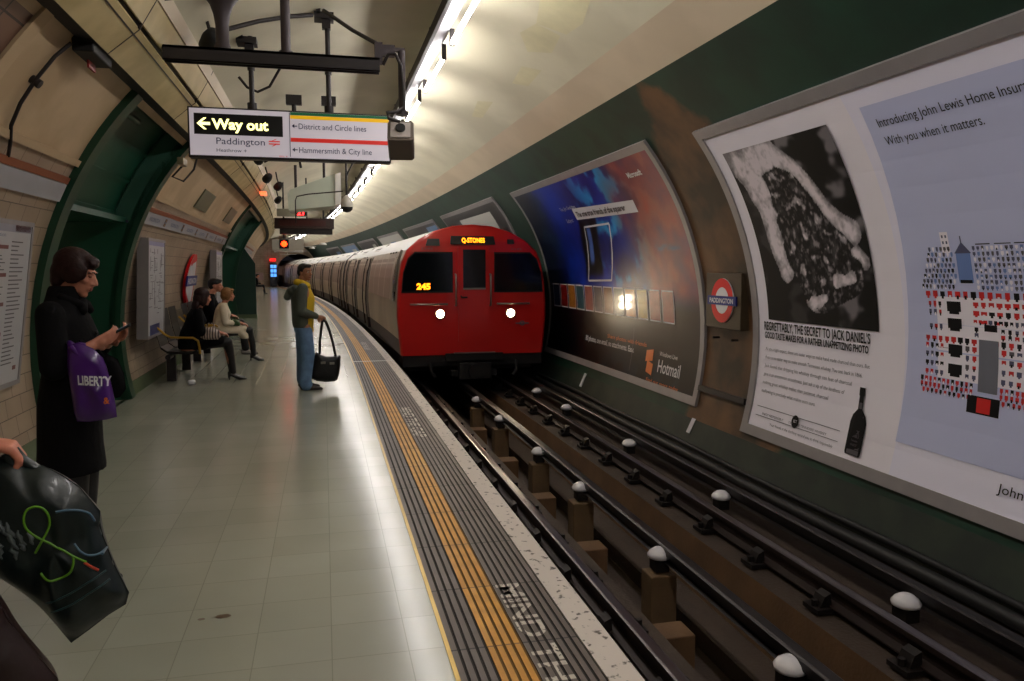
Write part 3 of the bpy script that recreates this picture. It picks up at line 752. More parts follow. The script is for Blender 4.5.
# ------------------------------------------------------------------ hoardings behind the train
M_dsheet = mat('dark_grey_sheet', (.17,.15,.16), .4); M_psheet = mat('blank_white_sheet', (.80,.80,.78), .5, var=.04)
M_bsheet = mat('pale_blue_sheet', (.45,.58,.74), .45)
for i, (s0, mm, lab, inset) in enumerate([(15.5, M_dsheet, 'dark framed hoarding with a blank white panel above the train front', (M_psheet, .9, 4.2, 2.2, 2.78)),
        (22.9, M_dsheet, 'dark hoarding with a pale blue corner behind the first carriage', (M_bsheet, .15, 1.8, 1.9, 2.85)),
        (30.4, M_psheet, 'white hoarding with a small blue picture, third behind the train', (M_bsheet, 2.0, 3.4, 2.3, 2.68)),
        (37.9, M_dsheet, 'dark brownish hoarding, fourth behind the train', (M_psheet, .6, 1.6, 2.4, 2.75)),
        (45.4, M_bsheet, 'pale hoarding far along behind the train roof', (M_psheet, .8, 2.5, 2.3, 2.7)),
        (53.0, M_dsheet, 'smallest dark hoarding at the far end of the track wall', (M_bsheet, .8, 2.5, 2.3, 2.7))]):
    r, a0, a1 = hoarding(s0, s0+6.1, -.03, 3.0, lab)
    q = MB(); patch(q, s0+.1, s0+6.0, a0+.09, a1-.09, .03); sh = q.build('poster', mm, r, world=True)
    im, x0, x1, z0, z1 = inset
    q = MB(); patch(q, s0+x0, s0+x1, PA(z0), PA(z1), .034); q.build('printed_panel', im, sh, world=True)

# ------------------------------------------------------------------ station roundel on the right wall
M_rred = mat('roundel_red', (.80,.07,.09), .45, spec=.3, var=.05); M_rblue = mat('roundel_blue', (.10,.15,.45), .45, spec=.3, var=.05)
M_board = mat('brown_metal_board', (.27,.22,.15), .5, .2)
def ring(b, c, ro, ri, fn, m, n=36, d=0):
    vs = [fn(c[0]+R*cos(2*pi*k/n), c[1]+R*sin(2*pi*k/n), d) for R in (ro, ri) for k in range(n)]
    return b.add(vs, [(k, (k+1) % n, n+(k+1) % n, n+k) for k in range(n)], m=m)
def disc(b, c, ro, fn, m, n=36, d=0):
    return b.add([fn(c[0]+ro*cos(2*pi*k/n), c[1]+ro*sin(2*pi*k/n), d) for k in range(n)], [tuple(range(n))], m=m)
rb = empty('station_roundel', W(4.16, 7.53, .89)); tag(rb, 'red and blue station roundel on a brown board between the two big hoardings', 'sign')
XB = 4.125
fnB = lambda s, z, d=0: (XB-d, s, z)
b = MB(); b.box(XB, XB+.10, 7.16, 7.90, .91, 1.50)
b.build('board', M_board, rb, world=True, bevel=.006)
b = MB(); c = (7.53, 1.21)
b.prism([(c[0]+.235*cos(k*pi/20), c[1]+.235*sin(k*pi/20)) for k in range(40)], lambda s, z: (XB, s, z), lambda s, z: (XB-.010, s, z), m=0)
ring(b, c, .235, .14, fnB, 1, d=.012); disc(b, c, .14, fnB, 0, d=.0115)
b.build('ring', [M_pw, M_rred], rb, world=True)
b = MB(); b.box(XB-.02, XB-.001, c[0]-.30, c[0]+.30, c[1]-.048, c[1]+.048, m=0)
b.text('PADDINGTON', lambda tx, ty: (XB-.022, c[0]-tx, c[1]-.026+ty), w=.50, h=.052, align='C', m=1, bold=.02)
b.build('name_bar', [M_rblue, M_pw], rb, world=True)
b = MB()
for s in (7.33, 7.72): b.cyl((4.2, s, .80), (4.12, s, .80), .012)
b.build('bolt', M_darkmetal, rb, world=True)
# lower cable ledge and paper tag beside it
q = MB(); bar(q, 7.05, 8.05, PA(.16), PA(.22), 0, .05); tag(q.build('wall_conduit', M_darkmetal), 'short dark conduit below the roundel board', 'conduit')
q = MB()
q.add([WR(8.12, -.33, .01), WR(8.04, -.33, .01), WR(8.00, -.16, .01), WR(8.08, -.16, .01), WR(8.12, -.33, .004), WR(8.04, -.33, .004), WR(8.00, -.16, .004), WR(8.08, -.16, .004)], [(0,1,2,3),(4,5,6,7),(0,1,5,4),(1,2,6,5),(2,3,7,6),(3,0,4,7)])
tag(q.build('paper_tag', M_pw), 'small white tag on the dark wall below the blue hoarding', 'tag')
q = MB(); q.add([WR(11.9, -.36, .012), WR(11.8, -.36, .012), WR(11.75, -.14, .012), WR(11.84, -.14, .012), WR(11.9, -.36, .004), WR(11.8, -.36, .004), WR(11.75, -.14, .004), WR(11.84, -.14, .004)], [(0,1,2,3),(4,5,6,7),(0,1,5,4),(1,2,6,5),(2,3,7,6),(3,0,4,7)])
tag(q.build('paper_tag', M_pw), 'white tag on the dark wall nearest the train front', 'tag')
for i, (z, rr_, xx) in enumerate(((-.43, .028, .05), (-.51, .05, .07))):
    x = XC+sqrt(RT**2-(z-ZC)**2)-xx
    q = MB(); q.tube([W(x, s, z+.008*sin(s*1.7+i)) for s in sl(SN, 14, .5)], rr_)
    tag(q.build('track_cable', M_black), ['thinner upper black cable along the foot of the right wall', 'thick lower black cable along the foot of the right wall'][i], 'cable')

# ------------------------------------------------------------------ rails
M_railtop = mat('polished_rail_head', (.42,.40,.41), .30, .9, var=.1); M_railside = mat('rusty_rail_side', (.15,.10,.085), .6, .3)
def rail(x, z, label, name='running_rail', hh=.14):
    r = empty(name, W(x, 0, z-hh)); tag(r, label, 'rail'); ss = sl(SN, SF+5, 1.5)
    b = MB(W); b.loft([(x-.036,z-.004),(x-.036,z-.035),(x-.01,z-.045),(x-.01,z-hh+.025),(x-.065,z-hh+.01),(x-.065,z-hh),(x+.065,z-hh),(x+.065,z-hh+.01),(x+.01,z-hh+.025),(x+.01,z-.045),(x+.036,z-.035),(x+.036,z-.004)], ss)
    b.build('web', M_railside, r, world=True)
    b = MB(W); b.loft([(x-.036,z-.004),(x-.022,z),(x+.022,z),(x+.036,z-.004)], ss); b.build('rail_head', M_railtop, r, world=True)
XLR, XRR, XMR, XOR = 1.675, 3.165, 2.36, 3.53
rail(XLR, ZR, 'running rail nearest the platform edge'); rail(XRR, ZR, 'bright running rail nearest the hoardings')
M_cond = mat('dull_conductor_rail', (.16,.145,.145), .42, .6)
def cond(x, z, label):
    b = MB(W); ss = sl(SN, SF+5, 1.5)
    b.loft([(x-.045,z-.01),(x-.03,z),(x+.03,z),(x+.045,z-.01),(x+.045,z-.06),(x+.02,z-.07),(x+.02,z-.10),(x+.05,z-.11),(x-.05,z-.11),(x-.02,z-.10),(x-.02,z-.07),(x-.045,z-.06)], ss, closed=True)
    tag(b.build('conductor_rail', M_cond), label, 'rail')
cond(XMR, ZR+.045, 'dark conductor rail in the middle of the track on its insulators')
cond(XOR, ZR+.075, 'dark conductor rail between the far running rail and the wall')
# rail chairs
M_chair = mat('rusty_rail_chair', (.10,.075,.065), .6, .4)
def chair_mb():
    b = MB(); b.box(-.17, .17, -.08, .08, 0, .03)
    for sg in (-1, 1):
        b.prism([(sg*.05, .03), (sg*.13, .03), (sg*.10, .10), (sg*.055, .12)], lambda x, z: (x, -.05, z), lambda x, z: (x, .05, z))
        b.cyl((sg*.14, 0, .03), (sg*.14, 0, .07), .022, n=8)
    return b.build('rail_chair', M_chair, origin=(0,0,0))
c0 = chair_mb(); first = True
for x, lab in ((XRR, 'far'), (XLR, 'near')):
    for k in range(17):
        s = 1.9+.78*k
        c = c0 if first else c0.copy()
        if not first: COL.objects.link(c)
        first = False
        c.location = W(x, s, -.64); c.rotation_euler.z = A(s)
        if lab == 'far': tag(c, 'rusty iron chair clamping the rail nearest the hoardings', 'rail chair', 'rail chairs under the far rail')
        else: tag(c, 'rusty iron chair clamping the rail nearest the platform', 'rail chair', 'rail chairs under the near rail')
# insulators and their concrete posts
M_cer = mat('white_porcelain', (.84,.83,.84), .25, var=.04); M_post = mat('brown_concrete_post', (.40,.31,.20), .75, var=.35, bump=.3)
def insulator():
    r = empty('rail_insulator', (0,0,0))
    MB().lathe([(.02,-.02),(.055,-.02),(.085,-.005),(.088,.015),(.070,.04),(.040,.06),(.022,.065)], n=20).build('porcelain_cap', M_cer, r)
    MB().box(-.05, .05, -.06, .06, -.10, -.02).build('bracket', M_chair, r)
    return r
ins = insulator(); used = False
def put_ins(x, s, z, label, group=None):
    global used
    o = dup(ins) if used else ins; used = True
    o.location = W(x, s, z); o.rotation_euler.z = A(s); tag(o, label, 'insulator', group)
mids = [(3.40, 'half-hidden white insulator of the middle rail, nearest the camera'), (5.02, 'white insulator on the nearest whole concrete post between the rails'), (6.78, 'white insulator on the second concrete post from the camera'),
        (8.25, 'white insulator on the third concrete post from the camera'), (10.2, 'white insulator on the fourth concrete post from the camera'), (11.8, 'white insulator on the last concrete post before the train')]
for s, l in mids: put_ins(2.30, s, -.505, l)
rights = [(3.92, 'white insulator beside the far rail at the lower right'), (6.22, 'white insulator beside the far rail under the seam of posters'), (8.4, 'white insulator beside the far rail below the small white tag'),
          (10.8, 'white insulator beside the far rail below the blue hoarding'), (12.4, 'white insulator beside the far rail closest to the train')]
for s, l in rights: put_ins(3.44, s, -.505, l)
po = None
for i, (s, l) in enumerate(mids):
    if po is None:
        po = MB().box(-.10, .10, -.09, .09, 0, .50).build('concrete_post', M_post, origin=(0,0,0), bevel=.01); c = po
    else: c = po.copy(); COL.objects.link(c)
    c.location = W(2.30, s, -1.12)
    tag(c, ['nearest', 'second', 'third', 'fourth', 'fifth', 'farthest'][i]+' brown concrete post holding up the middle rail', 'post')
q = MB(W); q.loft([(2.52,-1.12),(2.52,-.98),(2.66,-.98),(2.66,-1.12)], sl(SN, 16, 1.5), closed=True, caps=True); tag(q.build('drain_kerb', M_bed), 'low concrete kerb running along the bottom of the pit', 'kerb')
for i, s in enumerate((2.6, 4.4, 6.0, 7.5, 9.1, 11.0)):
    q = MB().box(1.97, 2.28, s, s+.22, -1.12, -.80); tag(q.build('pit_block', M_bench, bevel=.01), 'rough concrete block against the near wall of the pit', 'block', 'blocks along the pit wall')

# ------------------------------------------------------------------ hanging direction sign
M_sgw = mat('backlit_white_panel', (.80,.78,.80), .35, emit=(.80,.76,.80), es=.30)
M_sgk = mat('sign_black', (.03,.03,.03), .4); M_amber = mat('glowing_letters', (1,1,.7), .5, emit=(1.0,.98,.62), es=1.6)
M_navy = mat('sign_navy_ink', (.14,.14,.30), .4); M_signred = mat('sign_red', (.84,.18,.14), .4, emit=(.84,.14,.10), es=.25)
M_sgreen = mat('sign_green', (.02,.40,.25), .4, emit=(.02,.36,.2), es=.2); M_syel = mat('sign_yellow', (.95,.75,.05), .4, emit=(.95,.72,.05), es=.3)
SY = 7.8
sg = empty('hanging_sign', (-.25, SY, 2.565)); tag(sg, 'lit hanging Way out sign with green, yellow and red stripes', 'sign')
x0, x1, z0, z1 = -1.185, .665, 2.575, 3.035
MB().box(x0, x1, SY, SY+.14, z0, z1).build('casing', M_darkmetal, sg, world=True, bevel=.006)
MB().box(x0+.015, x1-.015, SY-.006, SY, z0+.02, z1-.015).build('panel', M_sgw, sg, world=True)
fS = lambda tx, ty: (tx, SY-.012, ty)
b = MB(); xm = -.30
b.box(x0+.055, xm-.045, SY-.009, SY-.006, 2.785, 2.975, m=0)
b.text('Way out', lambda tx, ty: (tx, SY-.0125, ty), x=-.975, y=2.838, w=.50, h=.095, bold=.03, m=1)
ax = -1.105
b.add([fS(ax, 2.882), fS(ax+.06, 2.935), fS(ax+.085, 2.935), fS(ax+.04, 2.895), fS(ax+.115, 2.895), fS(ax+.115, 2.869), fS(ax+.04, 2.869), fS(ax+.085, 2.829), fS(ax+.06, 2.829)], [tuple(range(9))], m=1)
b.text('Paddington', lambda tx, ty: fS(tx, ty), x=-.94, y=2.70, w=.43, h=.062, m=2)
b.text('Heathrow', fS, x=-.94, y=2.63, w=.22, h=.032, m=2); b.text('+', fS, x=-.70, y=2.625, h=.04, m=2)
for zz, sgn in ((2.735, 1), (2.712, -1)):
    b.box(-.475, -.375, SY-.012, SY-.006, zz, zz+.010, m=3)
b.add([fS(-.45, 2.745), fS(-.438, 2.745), fS(-.40, 2.762), fS(-.415, 2.762)], [(0,1,2,3)], m=3); b.add([fS(-.45, 2.695), fS(-.435, 2.695), fS(-.40, 2.715), fS(-.415, 2.715)], [(0,1,2,3)], m=3)
b.box(-.285, -.279, SY-.010, SY-.006, z0+.03, z1-.02, m=2)
X2 = -.275
b.box(X2, x1-.017, SY-.011, SY-.006, 2.992, 3.018, m=4); b.box(X2, x1-.017, SY-.011, SY-.006, 2.958, 2.990, m=5); b.box(X2, x1-.017, SY-.011, SY-.006, 2.745, 2.782, m=3)
for zt, tx_, w in ((2.865, 'District and Circle lines', .63), (2.645, 'Hammersmith & City line', .68)):
    b.text(tx_, fS, x=X2+.075, y=zt, w=w, h=.055, m=2)
    b.box(X2+.025, X2+.062, SY-.012, SY-.006, zt+.022, zt+.030, m=2)
    b.add([fS(X2+.012, zt+.026), fS(X2+.036, zt+.046), fS(X2+.036, zt+.006)], [(0,1,2)], m=2)
b.text('BKL 9', fS, x=-.38, y=2.598, w=.07, h=.014, m=3)
b.build('lettering', [M_sgk, M_amber, M_navy, M_signred, M_sgreen, M_syel], sg, world=True)
for xx in (-.62, .085):
    zc = ZC+sqrt(RT**2-(xx-XC)**2)
    b = MB(); b.cyl((xx, SY+.07, 3.03), (xx, SY+.07, zc-.02), .024); b.cyl((xx, SY+.07, 3.03), (xx, SY+.07, 3.10), .045); b.cyl((xx, SY+.07, 3.40), (xx, SY+.07, 3.44), .034)
    b.build('hanger_rod', M_darkmetal, sg, world=True)
    b = MB(); b.box(xx-.12, xx+.06, SY-.02, SY+.16, zc-.10, zc-.045); b.box(xx-.05, xx+.03, SY+.03, SY+.11, zc-.18, zc-.09); b.box(xx-.10, xx-.06, SY-.02, SY+.16, zc-.07, zc+.03); b.build('ceiling_clamp', M_darkmetal, sg, world=True)

# ------------------------------------------------------------------ camera gantry beam in front of the sign
BY = 6.55
bm = empty('gantry_beam', (-.33, BY, 3.13)); tag(bm, 'dark steel gantry beam hung under the ceiling in front of the sign', 'beam')
b = MB(); b.box(-1.15, .475, BY-.05, BY+.05, 3.215, 3.235); b.box(-1.15, .475, BY-.05, BY-.04, 3.125, 3.235); b.box(-1.15, .475, BY+.04, BY+.05, 3.125, 3.235); b.box(-1.15, .475, BY-.05, BY-.03, 3.125, 3.135); b.box(-1.15, .475, BY-.028, BY+.028, 3.16, 3.19)
b.build('channel', M_darkmetal, bm, world=True)
M_pole = mat('mauve_grey_pole', (.25,.215,.225), .45, .3)
b = MB(); b.lathe([(.062,0),(.062,.02),(.050,.05),(.050,.18),(.062,.26),(.085,.33),(.13,.39),(.14,.42),(.14,.45),(.05,.46),(.05,.52)], c=(-.72, BY, 3.235)); b.build('flared_hanger', M_pole, bm, world=True)
b = MB(); b.cyl((-.25, BY, 3.235), (-.25, BY, 3.90), .038); b.cyl((-.25, BY, 3.235), (-.25, BY, 3.25), .055); b.build('straight_hanger', M_pole, bm, world=True)
b = MB(); b.box(.44, .50, BY-.04, BY+.04, 3.20, 3.36); b.box(.50, .68, BY-.02, BY+.02, 3.305, 3.33); b.box(.50, .60, BY-.03, BY+.03, 3.26, 3.345); b.build('end_bracket', M_pole, bm, world=True)
cc = empty('surveillance_camera', (.64, BY, 2.45)); tag(cc, 'grey box surveillance camera hanging at the right end of the sign', 'camera')
b = MB(); b.cyl((.655, BY, 3.31), (.655, BY, 2.80), .030); b.cyl((.655, BY, 2.83), (.655, BY, 2.80), .05); b.build('drop_tube', M_pole, cc, world=True)
Mx = Matrix.Translation((.645, BY+.02, 2.60)) @ Euler((rad(-32), 0, rad(-8))).to_matrix().to_4x4()
b = MB(); b.prism([(-.095,-.12),(.085,-.12),(.105,-.09),(.105,.09),(.085,.12),(-.085,.12),(-.105,.09),(-.105,-.09)], lambda x, z: tuple(Mx @ Vector((x, -.12, z*.85))), lambda x, z: tuple(Mx @ Vector((x, .14, z*.75))))
b.build('housing', mat('olive_grey_housing', (.42,.38,.34), .45), cc, world=True, bevel=.008)
b = MB(); b.prism([(-.08,-.09),(.08,-.09),(.08,.09),(-.08,.09)], lambda x, z: tuple(Mx @ Vector((x, -.122, z*.85))), lambda x, z: tuple(Mx @ Vector((x, -.13, z*.85))))
b.build('front_plate', mat('pale_grey_plate', (.74,.70,.68), .4), cc, world=True)
b = MB(); b.cyl(tuple(Mx @ Vector((0, -.13, .01))), tuple(Mx @ Vector((0, -.15, .01))), .04); b.build('lens', M_black, cc, world=True)
b = MB(); b.tube([(.50, BY-.05, 3.18), (.54, BY-.06, 3.26), (.60, BY-.06, 3.27), (.645, BY-.05, 3.18), (.66, BY-.05, 3.0), (.665, BY-.04, 2.86), (.60, BY-.12, 2.80), (.52, BY-.14, 2.79), (.53, BY-.16, 2.74), (.62, BY-.15, 2.72)], .014); b.build('cable', M_darkmetal, cc, world=True)
# ceiling cables, struts and spotlights
def cable(pts, r, label, name='ceiling_cable', m=None, grp=None):
    q = MB(); q.tube(pts, r); return tag(q.build(name, m or M_darkmetal), label, 'cable', grp)
def cz(x, d=.04): return ZC+sqrt((RT-d)**2-(x-XC)**2)
cable([(x, 7.1+.9*(x+.75)*0+(.7*(x+.75)), cz(x, .10)) for x in (-.75,-.5,-.25,-.05)], .02, 'dark stay bar on the ceiling behind the gantry beam', 'stay_bar')
cable([(-.80,8.6,3.50),(-.72,8.6,3.40),(-.62,8.6,3.36),(-.50,8.6,3.42),(-.38,8.5,3.60)], .014, 'looping dark cable above the left half of the sign')
cable([(.05,7.2,cz(.05,.2)),(.28,6.9,3.55),(.47,6.55,3.35)], .018, 'dark stay rising behind the right end of the beam', 'stay_bar')
cable([(-1.10,6.0,3.40),(-.98,6.1,3.46),(-.93,6.2,3.60),(-.92,6.3,3.66)], .018, 'short dark cable bending from the duct at the top of the picture')
def spot(x, s, z, tilt, label, k=1.0):
    r = empty('platform_speaker', W(x, s, z), A(s)); tag(r, label, 'speaker', 'round black speakers under the duct' if 'one of' in label else None)
    b = MB(); Mx = Euler((rad(70), 0, rad(tilt))).to_matrix().to_4x4()
    b.lathe([(.02,.12*k),(.06*k,.11*k),(.085*k,.02),(.09*k,-.10*k),(.08*k,-.12*k)], M=Mx); b.build('speaker_body', M_black, r)
    b = MB(); b.tube([(0,0,.05),(-.03,.03,.16),(-.05,.03,.28*k+.04)], .014); b.build('bracket', M_darkmetal, r)
    return r
spot(-.86, 7.0, 3.42, 20, 'black round speaker above the left end of the sign', .9)
spot(-.86, 10.6, 3.24, 30, 'black round speaker just below the left half of the sign')
for s, x in ((13.2, -.92), (16.0, -.95), (17.5, -.80), (21.0, -.9)): spot(x, s, 3.30, 25, 'one of the small black speakers on the ceiling beyond the sign', .9)
for s, x in ((10.8, -.33), (11.5, .12)):
    q = MB(); zc = cz(x); q.box(x-.10, x+.10, s-.05, s+.05, zc-.14, zc-.02); q.cyl((x, s, zc-.50), (x, s, zc-.1), .03); q.box(x-.05, x+.05, s-.04, s+.04, zc-.34, zc-.24)
    tag(q.build('ceiling_bracket', M_darkmetal), 'dark bracket on the ceiling behind the sign, '+('the left of the two' if x < 0 else 'the right of the two'), 'bracket')
cable([W(x, s, z) for x, s, z in ((-.88,13.5,3.28),(-.55,13.5,3.45),(-.35,13.5,3.52),(-.30,13.5,3.2))], .022, 'grey conduit crossing the ceiling beyond the sign', 'ceiling_conduit')

# ------------------------------------------------------------------ far cluster: projector hood, dome camera, indicator, signals
ph = MB(W)
ph.prism([(-.60, 2.77), (.36, 2.88), (.36, 3.55), (-.56, 3.20), (-.62, 3.10)], lambda x, z: (x, 17.2, z), lambda x, z: (x, 18.2, z))
hood = ph.build('projector_housing', mat('white_housing', (.80,.84,.78), .4, var=.05), bevel=.02); tag(hood, 'big white tapered projector housing hung under the ceiling', 'housing')
q = MB(W); q.prism([(.361, 2.89), (.48, 2.94), (.48, 3.58), (.361, 3.54)], lambda x, z: (x, 17.15, z), lambda x, z: (x, 18.2, z)); q.build('front_cover', M_white, hood, world=True)
for x in (-.45, .15):
    q = MB(W); q.cyl((x, 17.7, 3.0), (x, 17.7, cz(x)), .03); q.build('hanger', M_darkmetal, hood, world=True)
dc = empty('dome_camera', W(.55, 16.2, 2.68)); tag(dc, 'white dome camera hanging right of the projector housing', 'camera')
q = MB(W); q.lathe([(.02,.34),(.05,.32),(.10,.26),(.125,.16),(.125,.10)], c=(.55,16.2,2.68)); q.build('shroud', mat('grey_white_shroud', (.66,.64,.60), .4), dc, world=True)
q = MB(W); q.lathe([(.118,.10),(.11,.05),(.07,.01),(.02,-.005)], c=(.55,16.2,2.68)); q.build('dome', M_black, dc, world=True)
q = MB(W); q.cyl((.55,16.2,3.0),(.55,16.2,cz(.55)-.01), .022); q.tube([(.55,16.2,3.40),(.66,16.2,3.62),(.78,16.2,3.85)], .018); q.build('drop_tube', M_darkmetal, dc, world=True)
cable([W(*p) for p in ((.48,16.25,3.10),(-.20,16.3,3.03),(-.42,16.3,2.98),(-.45,16.3,2.90),(-.45,16.3,2.45))], .012, 'thin black conduit bent across the white projector housing', 'ceiling_conduit')
ni = empty('train_indicator', W(-.27, 20, 2.42), A(20)); tag(ni, 'long dark brown train indicator board hanging across the platform', 'indicator')
MB().box(-.72, .70, 0, .22, .10, .36).build('casing', mat('brown_indicator_casing', (.20,.12,.10), .4), ni, bevel=.01)
MB().box(-.60, .66, .03, .20, -.03, .10).build('lower_casing', M_darkmetal, ni)
MB().box(-.62, .50, -.006, 0, .17, .31).build('display', mat('dark_red_display', (.28,.10,.08), .3), ni)
for x in (-.5, .05, .45): MB().cyl((x, .11, .36), (x, .11, 1.35), .02).build('hanger', M_darkmetal, ni)
p2 = empty('platform_number_sign', W(-.62, 19.7, 2.80), A(19.7)); tag(p2, 'white box sign with glowing red digits above the indicator board', 'sign')
MB().box(-.30, .42, 0, .14, 0, .18).build('casing', mat('grey_white_case', (.62,.62,.55), .4), p2, bevel=.006)
b = MB(); b.box(.12, .40, -.012, -.002, .02, .16, m=0); b.text('21', lambda tx, ty: (tx, -.015, ty), x=.17, y=.035, w=.16, h=.11, bold=.04, m=1)
b.build('red_digits', [M_sgk, mat('glowing_red', (1,.1,.1), .4, emit=(1,.16,.16), es=6)], p2)
sgn = empty('signal_repeater', W(-.72, 21.5, 2.02), A(21.5)); tag(sgn, 'signal box with one glowing orange-red lamp beyond the indicator', 'signal')
b = MB(); b.box(-.38, .42, 0, .08, 0, .30); b.build('back_board', mat('pale_sign_board', (.60,.58,.52), .4, emit=(.6,.56,.5), es=.15), sgn)
MB().box(-.20, .04, -.05, 0, .05, .29).build('lamp_box', M_sgk, sgn, bevel=.01)
M_orange = mat('glowing_orange_lamp', (1,.3,.1), .4, emit=(1.0,.16,.03), es=9)
MB().lathe([(.075,0),(.07,.02),(.03,.03)], M=Euler((pi/2,0,0)).to_matrix().to_4x4(), c=(-.08,-.05,.17)).build('lamp', M_orange, sgn)
MB().box(-.34, .40, -.03, .10, -.05, -.01).build('white_shelf', M_white, sgn)
MB().cyl((-.08,.04,.30),(-.08,.04,1.4), .02).build('hanger', M_darkmetal, sgn)
ol = MB(W); ol.box(-1.16, -1.04, 17.0, 17.45, 3.08, 3.13); tag(ol.build('exit_lamp', mat('orange_lamp_strip', (1,.35,.2), .4, emit=(1,.36,.2), es=2.0)), 'small orange lamp glowing under the duct', 'lamp')
# far end wall things
def far(name, x0, x1, z0, z1, m, label, cat, s=SF-1.0, d=.08):
    q = MB(W); q.box(x0, x1, s-d, s, z0, z1); return tag(q.build(name, m, bevel=.01), label, cat)
vend = far('vending_machine', .05, .60, .05, 2.0, mat('vending_dark', (.08,.10,.16), .4), 'blue lit vending machine against the far end wall', 'vending machine', d=.7)
q = MB(W)
for i in range(2):
    for j in range(3): q.box(.09+.25*i, .31+.25*i, SF-1.72, SF-1.705, .85+.36*j, 1.12+.36*j)
q.build('lit_panel', mat('blue_lit_panel', (.4,.7,1), .4, emit=(.35,.65,1), es=.9), vend, world=True)
far('poster_board', -1.35, -.45, .55, 1.2, mat('pinkish_poster', (.72,.60,.58), .5), 'pale pink poster at the far end of the platform', 'poster')
far('red_sign', .1, .6, 2.15, 2.38, mat('red_lit_sign', (1,.1,.1), .4, emit=(1,.12,.10), es=1.2), 'small glowing red sign above the far vending machine', 'sign')
far('cabinet', -2.5, -2.25, .0, 2.2, M_gdark, 'dark green cabinet edge at the far end wall', 'cabinet')
for i, s in enumerate((30, 38, 47)):
    q = MB(W); q.box(-.62, .3, s, s+.06, 2.35, 2.37); q.cyl((-.2, s+.03, 2.37), (-.2, s+.03, 3.9), .02); q.lathe([(.13,0),(.15,.03),(.08,.08)], c=(.55, s, 2.42+.05*i))
    tag(q.build('hanging_fitting', M_white), ['nearest', 'middle', 'farthest'][i]+' of three small white fittings hanging beyond the signal lamp', 'fitting')

# ------------------------------------------------------------------ left wall: frieze, line maps, roundel
def WLz(s, z, d=0.0):
    p = phl(z); return W(XC+(RT-d)*cos(p), s, ZC+(RT-d)*sin(p))
M_orw = mat('orange_brown_strip', (.52,.26,.13), .5); M_fr = mat('pale_frieze', (.64,.64,.66), .4, var=.08)
M_gink = mat('dull_blue_ink', (.38,.42,.55), .5)
def frieze(s0, s1, label):
    r = empty('name_frieze', WLz(s0, 2.10)); tag(r, label, 'sign')
    ss = sl(s0, s1, 1.5); sec = lambda za, zb, d: [(W(*(circ(phl(z), dd)[0], 0, 0))[0], circ(phl(z), dd)[1]) for z, dd in ((za, d), (zb, d), (zb, -.01), (za, -.01))]
    b = MB(W); b.loft(sec(2.105, 2.245, .03), ss, closed=True, caps=True); b.build('board', M_fr, r, world=True)
    b = MB(W); b.loft(sec(2.25, 2.30, .034), ss, closed=True, caps=True); b.build('brown_line', M_orw, r, world=True)
    b = MB(); s = s0+.30; k = 0
    while s+.9 < s1 and s0 > 0:
        L = lambda tx, ty, s=s: WLz(s+tx, 2.15+ty, .034)
        b.text('PADDINGTON', L, w=.62, h=.05, m=0, bold=.02)
        c0_ = (s+1.0, 2.175)
        g = lambda a, z, d=0: WLz(a, z, .033+d)
        b.add([g(c0_[0]-.07, 2.125), g(c0_[0]+.07, 2.125), g(c0_[0]+.07, 2.225), g(c0_[0]-.07, 2.225)], [(0,1,2,3)], m=1)
        ring(b, c0_, .048, .03, g, 2, n=16, d=.002); 
        b.add([g(c0_[0]-.06, 2.168, .003), g(c0_[0]+.06, 2.168, .003), g(c0_[0]+.06, 2.182, .003), g(c0_[0]-.06, 2.182, .003)], [(0,1,2,3)], m=0)
        s += 1.42; k += 1
    if s0 > 0: b.build('lettering', [M_gink, mat('brown_square', (.28,.19,.12), .5), mat('ochre_ring', (.62,.42,.18), .5)], r, world=True)
frieze(-2.0, 7.15, 'pale name frieze with brown line above the nearest wall map')
frieze(10.15, 19.3, 'pale name frieze running above the benches')
frieze(26.0, 34, 'pale name frieze past the second green opening')
# curved line-map panel nearest the camera, a flat framed box
def wall_panel(s0, s1, xt, zt, xb, zb, label, name='wall_map', frame_m=None, depth=.05, fr=.035, content=None):
    r = empty(name, W(xb, (s0+s1)/2, zb), A((s0+s1)/2)); tag(r, label, 'panel'); L = (s1-s0)/2
    def P(y, t, d):   # y along the platform, t 0..1 up, d out of the face
        hx, hz = xt-xb, zt-zb; n = math.hypot(hx, hz); nx, nzv = hz/n, -hx/n
        return (hx*t+nx*d, y, hz*t+nzv*d)
    hh = math.hypot(xt-xb, zt-zb); e = fr/hh
    def slab(b, y0, y1, t0, t1, d0, d1, m=0):
        vs = [P(y, t, d) for d in (d0, d1) for t in (t0, t1) for y in (y0, y1)]
        b.add(vs, [(0,1,3,2),(4,5,7,6),(0,1,5,4),(2,3,7,6),(0,2,6,4),(1,3,7,5)], m=m)
    b = MB(); slab(b, -L, L, 0, 1, -depth, -.004); b.build('back_box', M_alu, r)
    b = MB(); slab(b, -L, L, 0, e, -.004, .012); slab(b, -L, L, 1-e, 1, -.004, .012); slab(b, -L, -L+fr, e, 1-e, -.004, .012); slab(b, L-fr, L, e, 1-e, -.004, .012)
    b.build('frame', frame_m or M_alu, r)
    b = MB(); slab(b, -L+fr, L-fr, e, 1-e, -.003, .004, m=0)
    S_ = lambda y0, y1, t0, t1, m, dd=.006: slab(b, y0, y1, t0, t1, .004, dd, m)
    T_ = lambda s_, y, t, w, h, m, bold=0: b.text(s_, lambda tx, ty: P(y+tx, t+ty/hh, .0075), w=w, h=h, m=m, bold=bold)
    ms = content(S_, T_, L-fr) if content else []
    b.build('sheet', [mat('pale_map_sheet', (.70,.70,.71), .35, var=.05)]+ms, r)
    return r
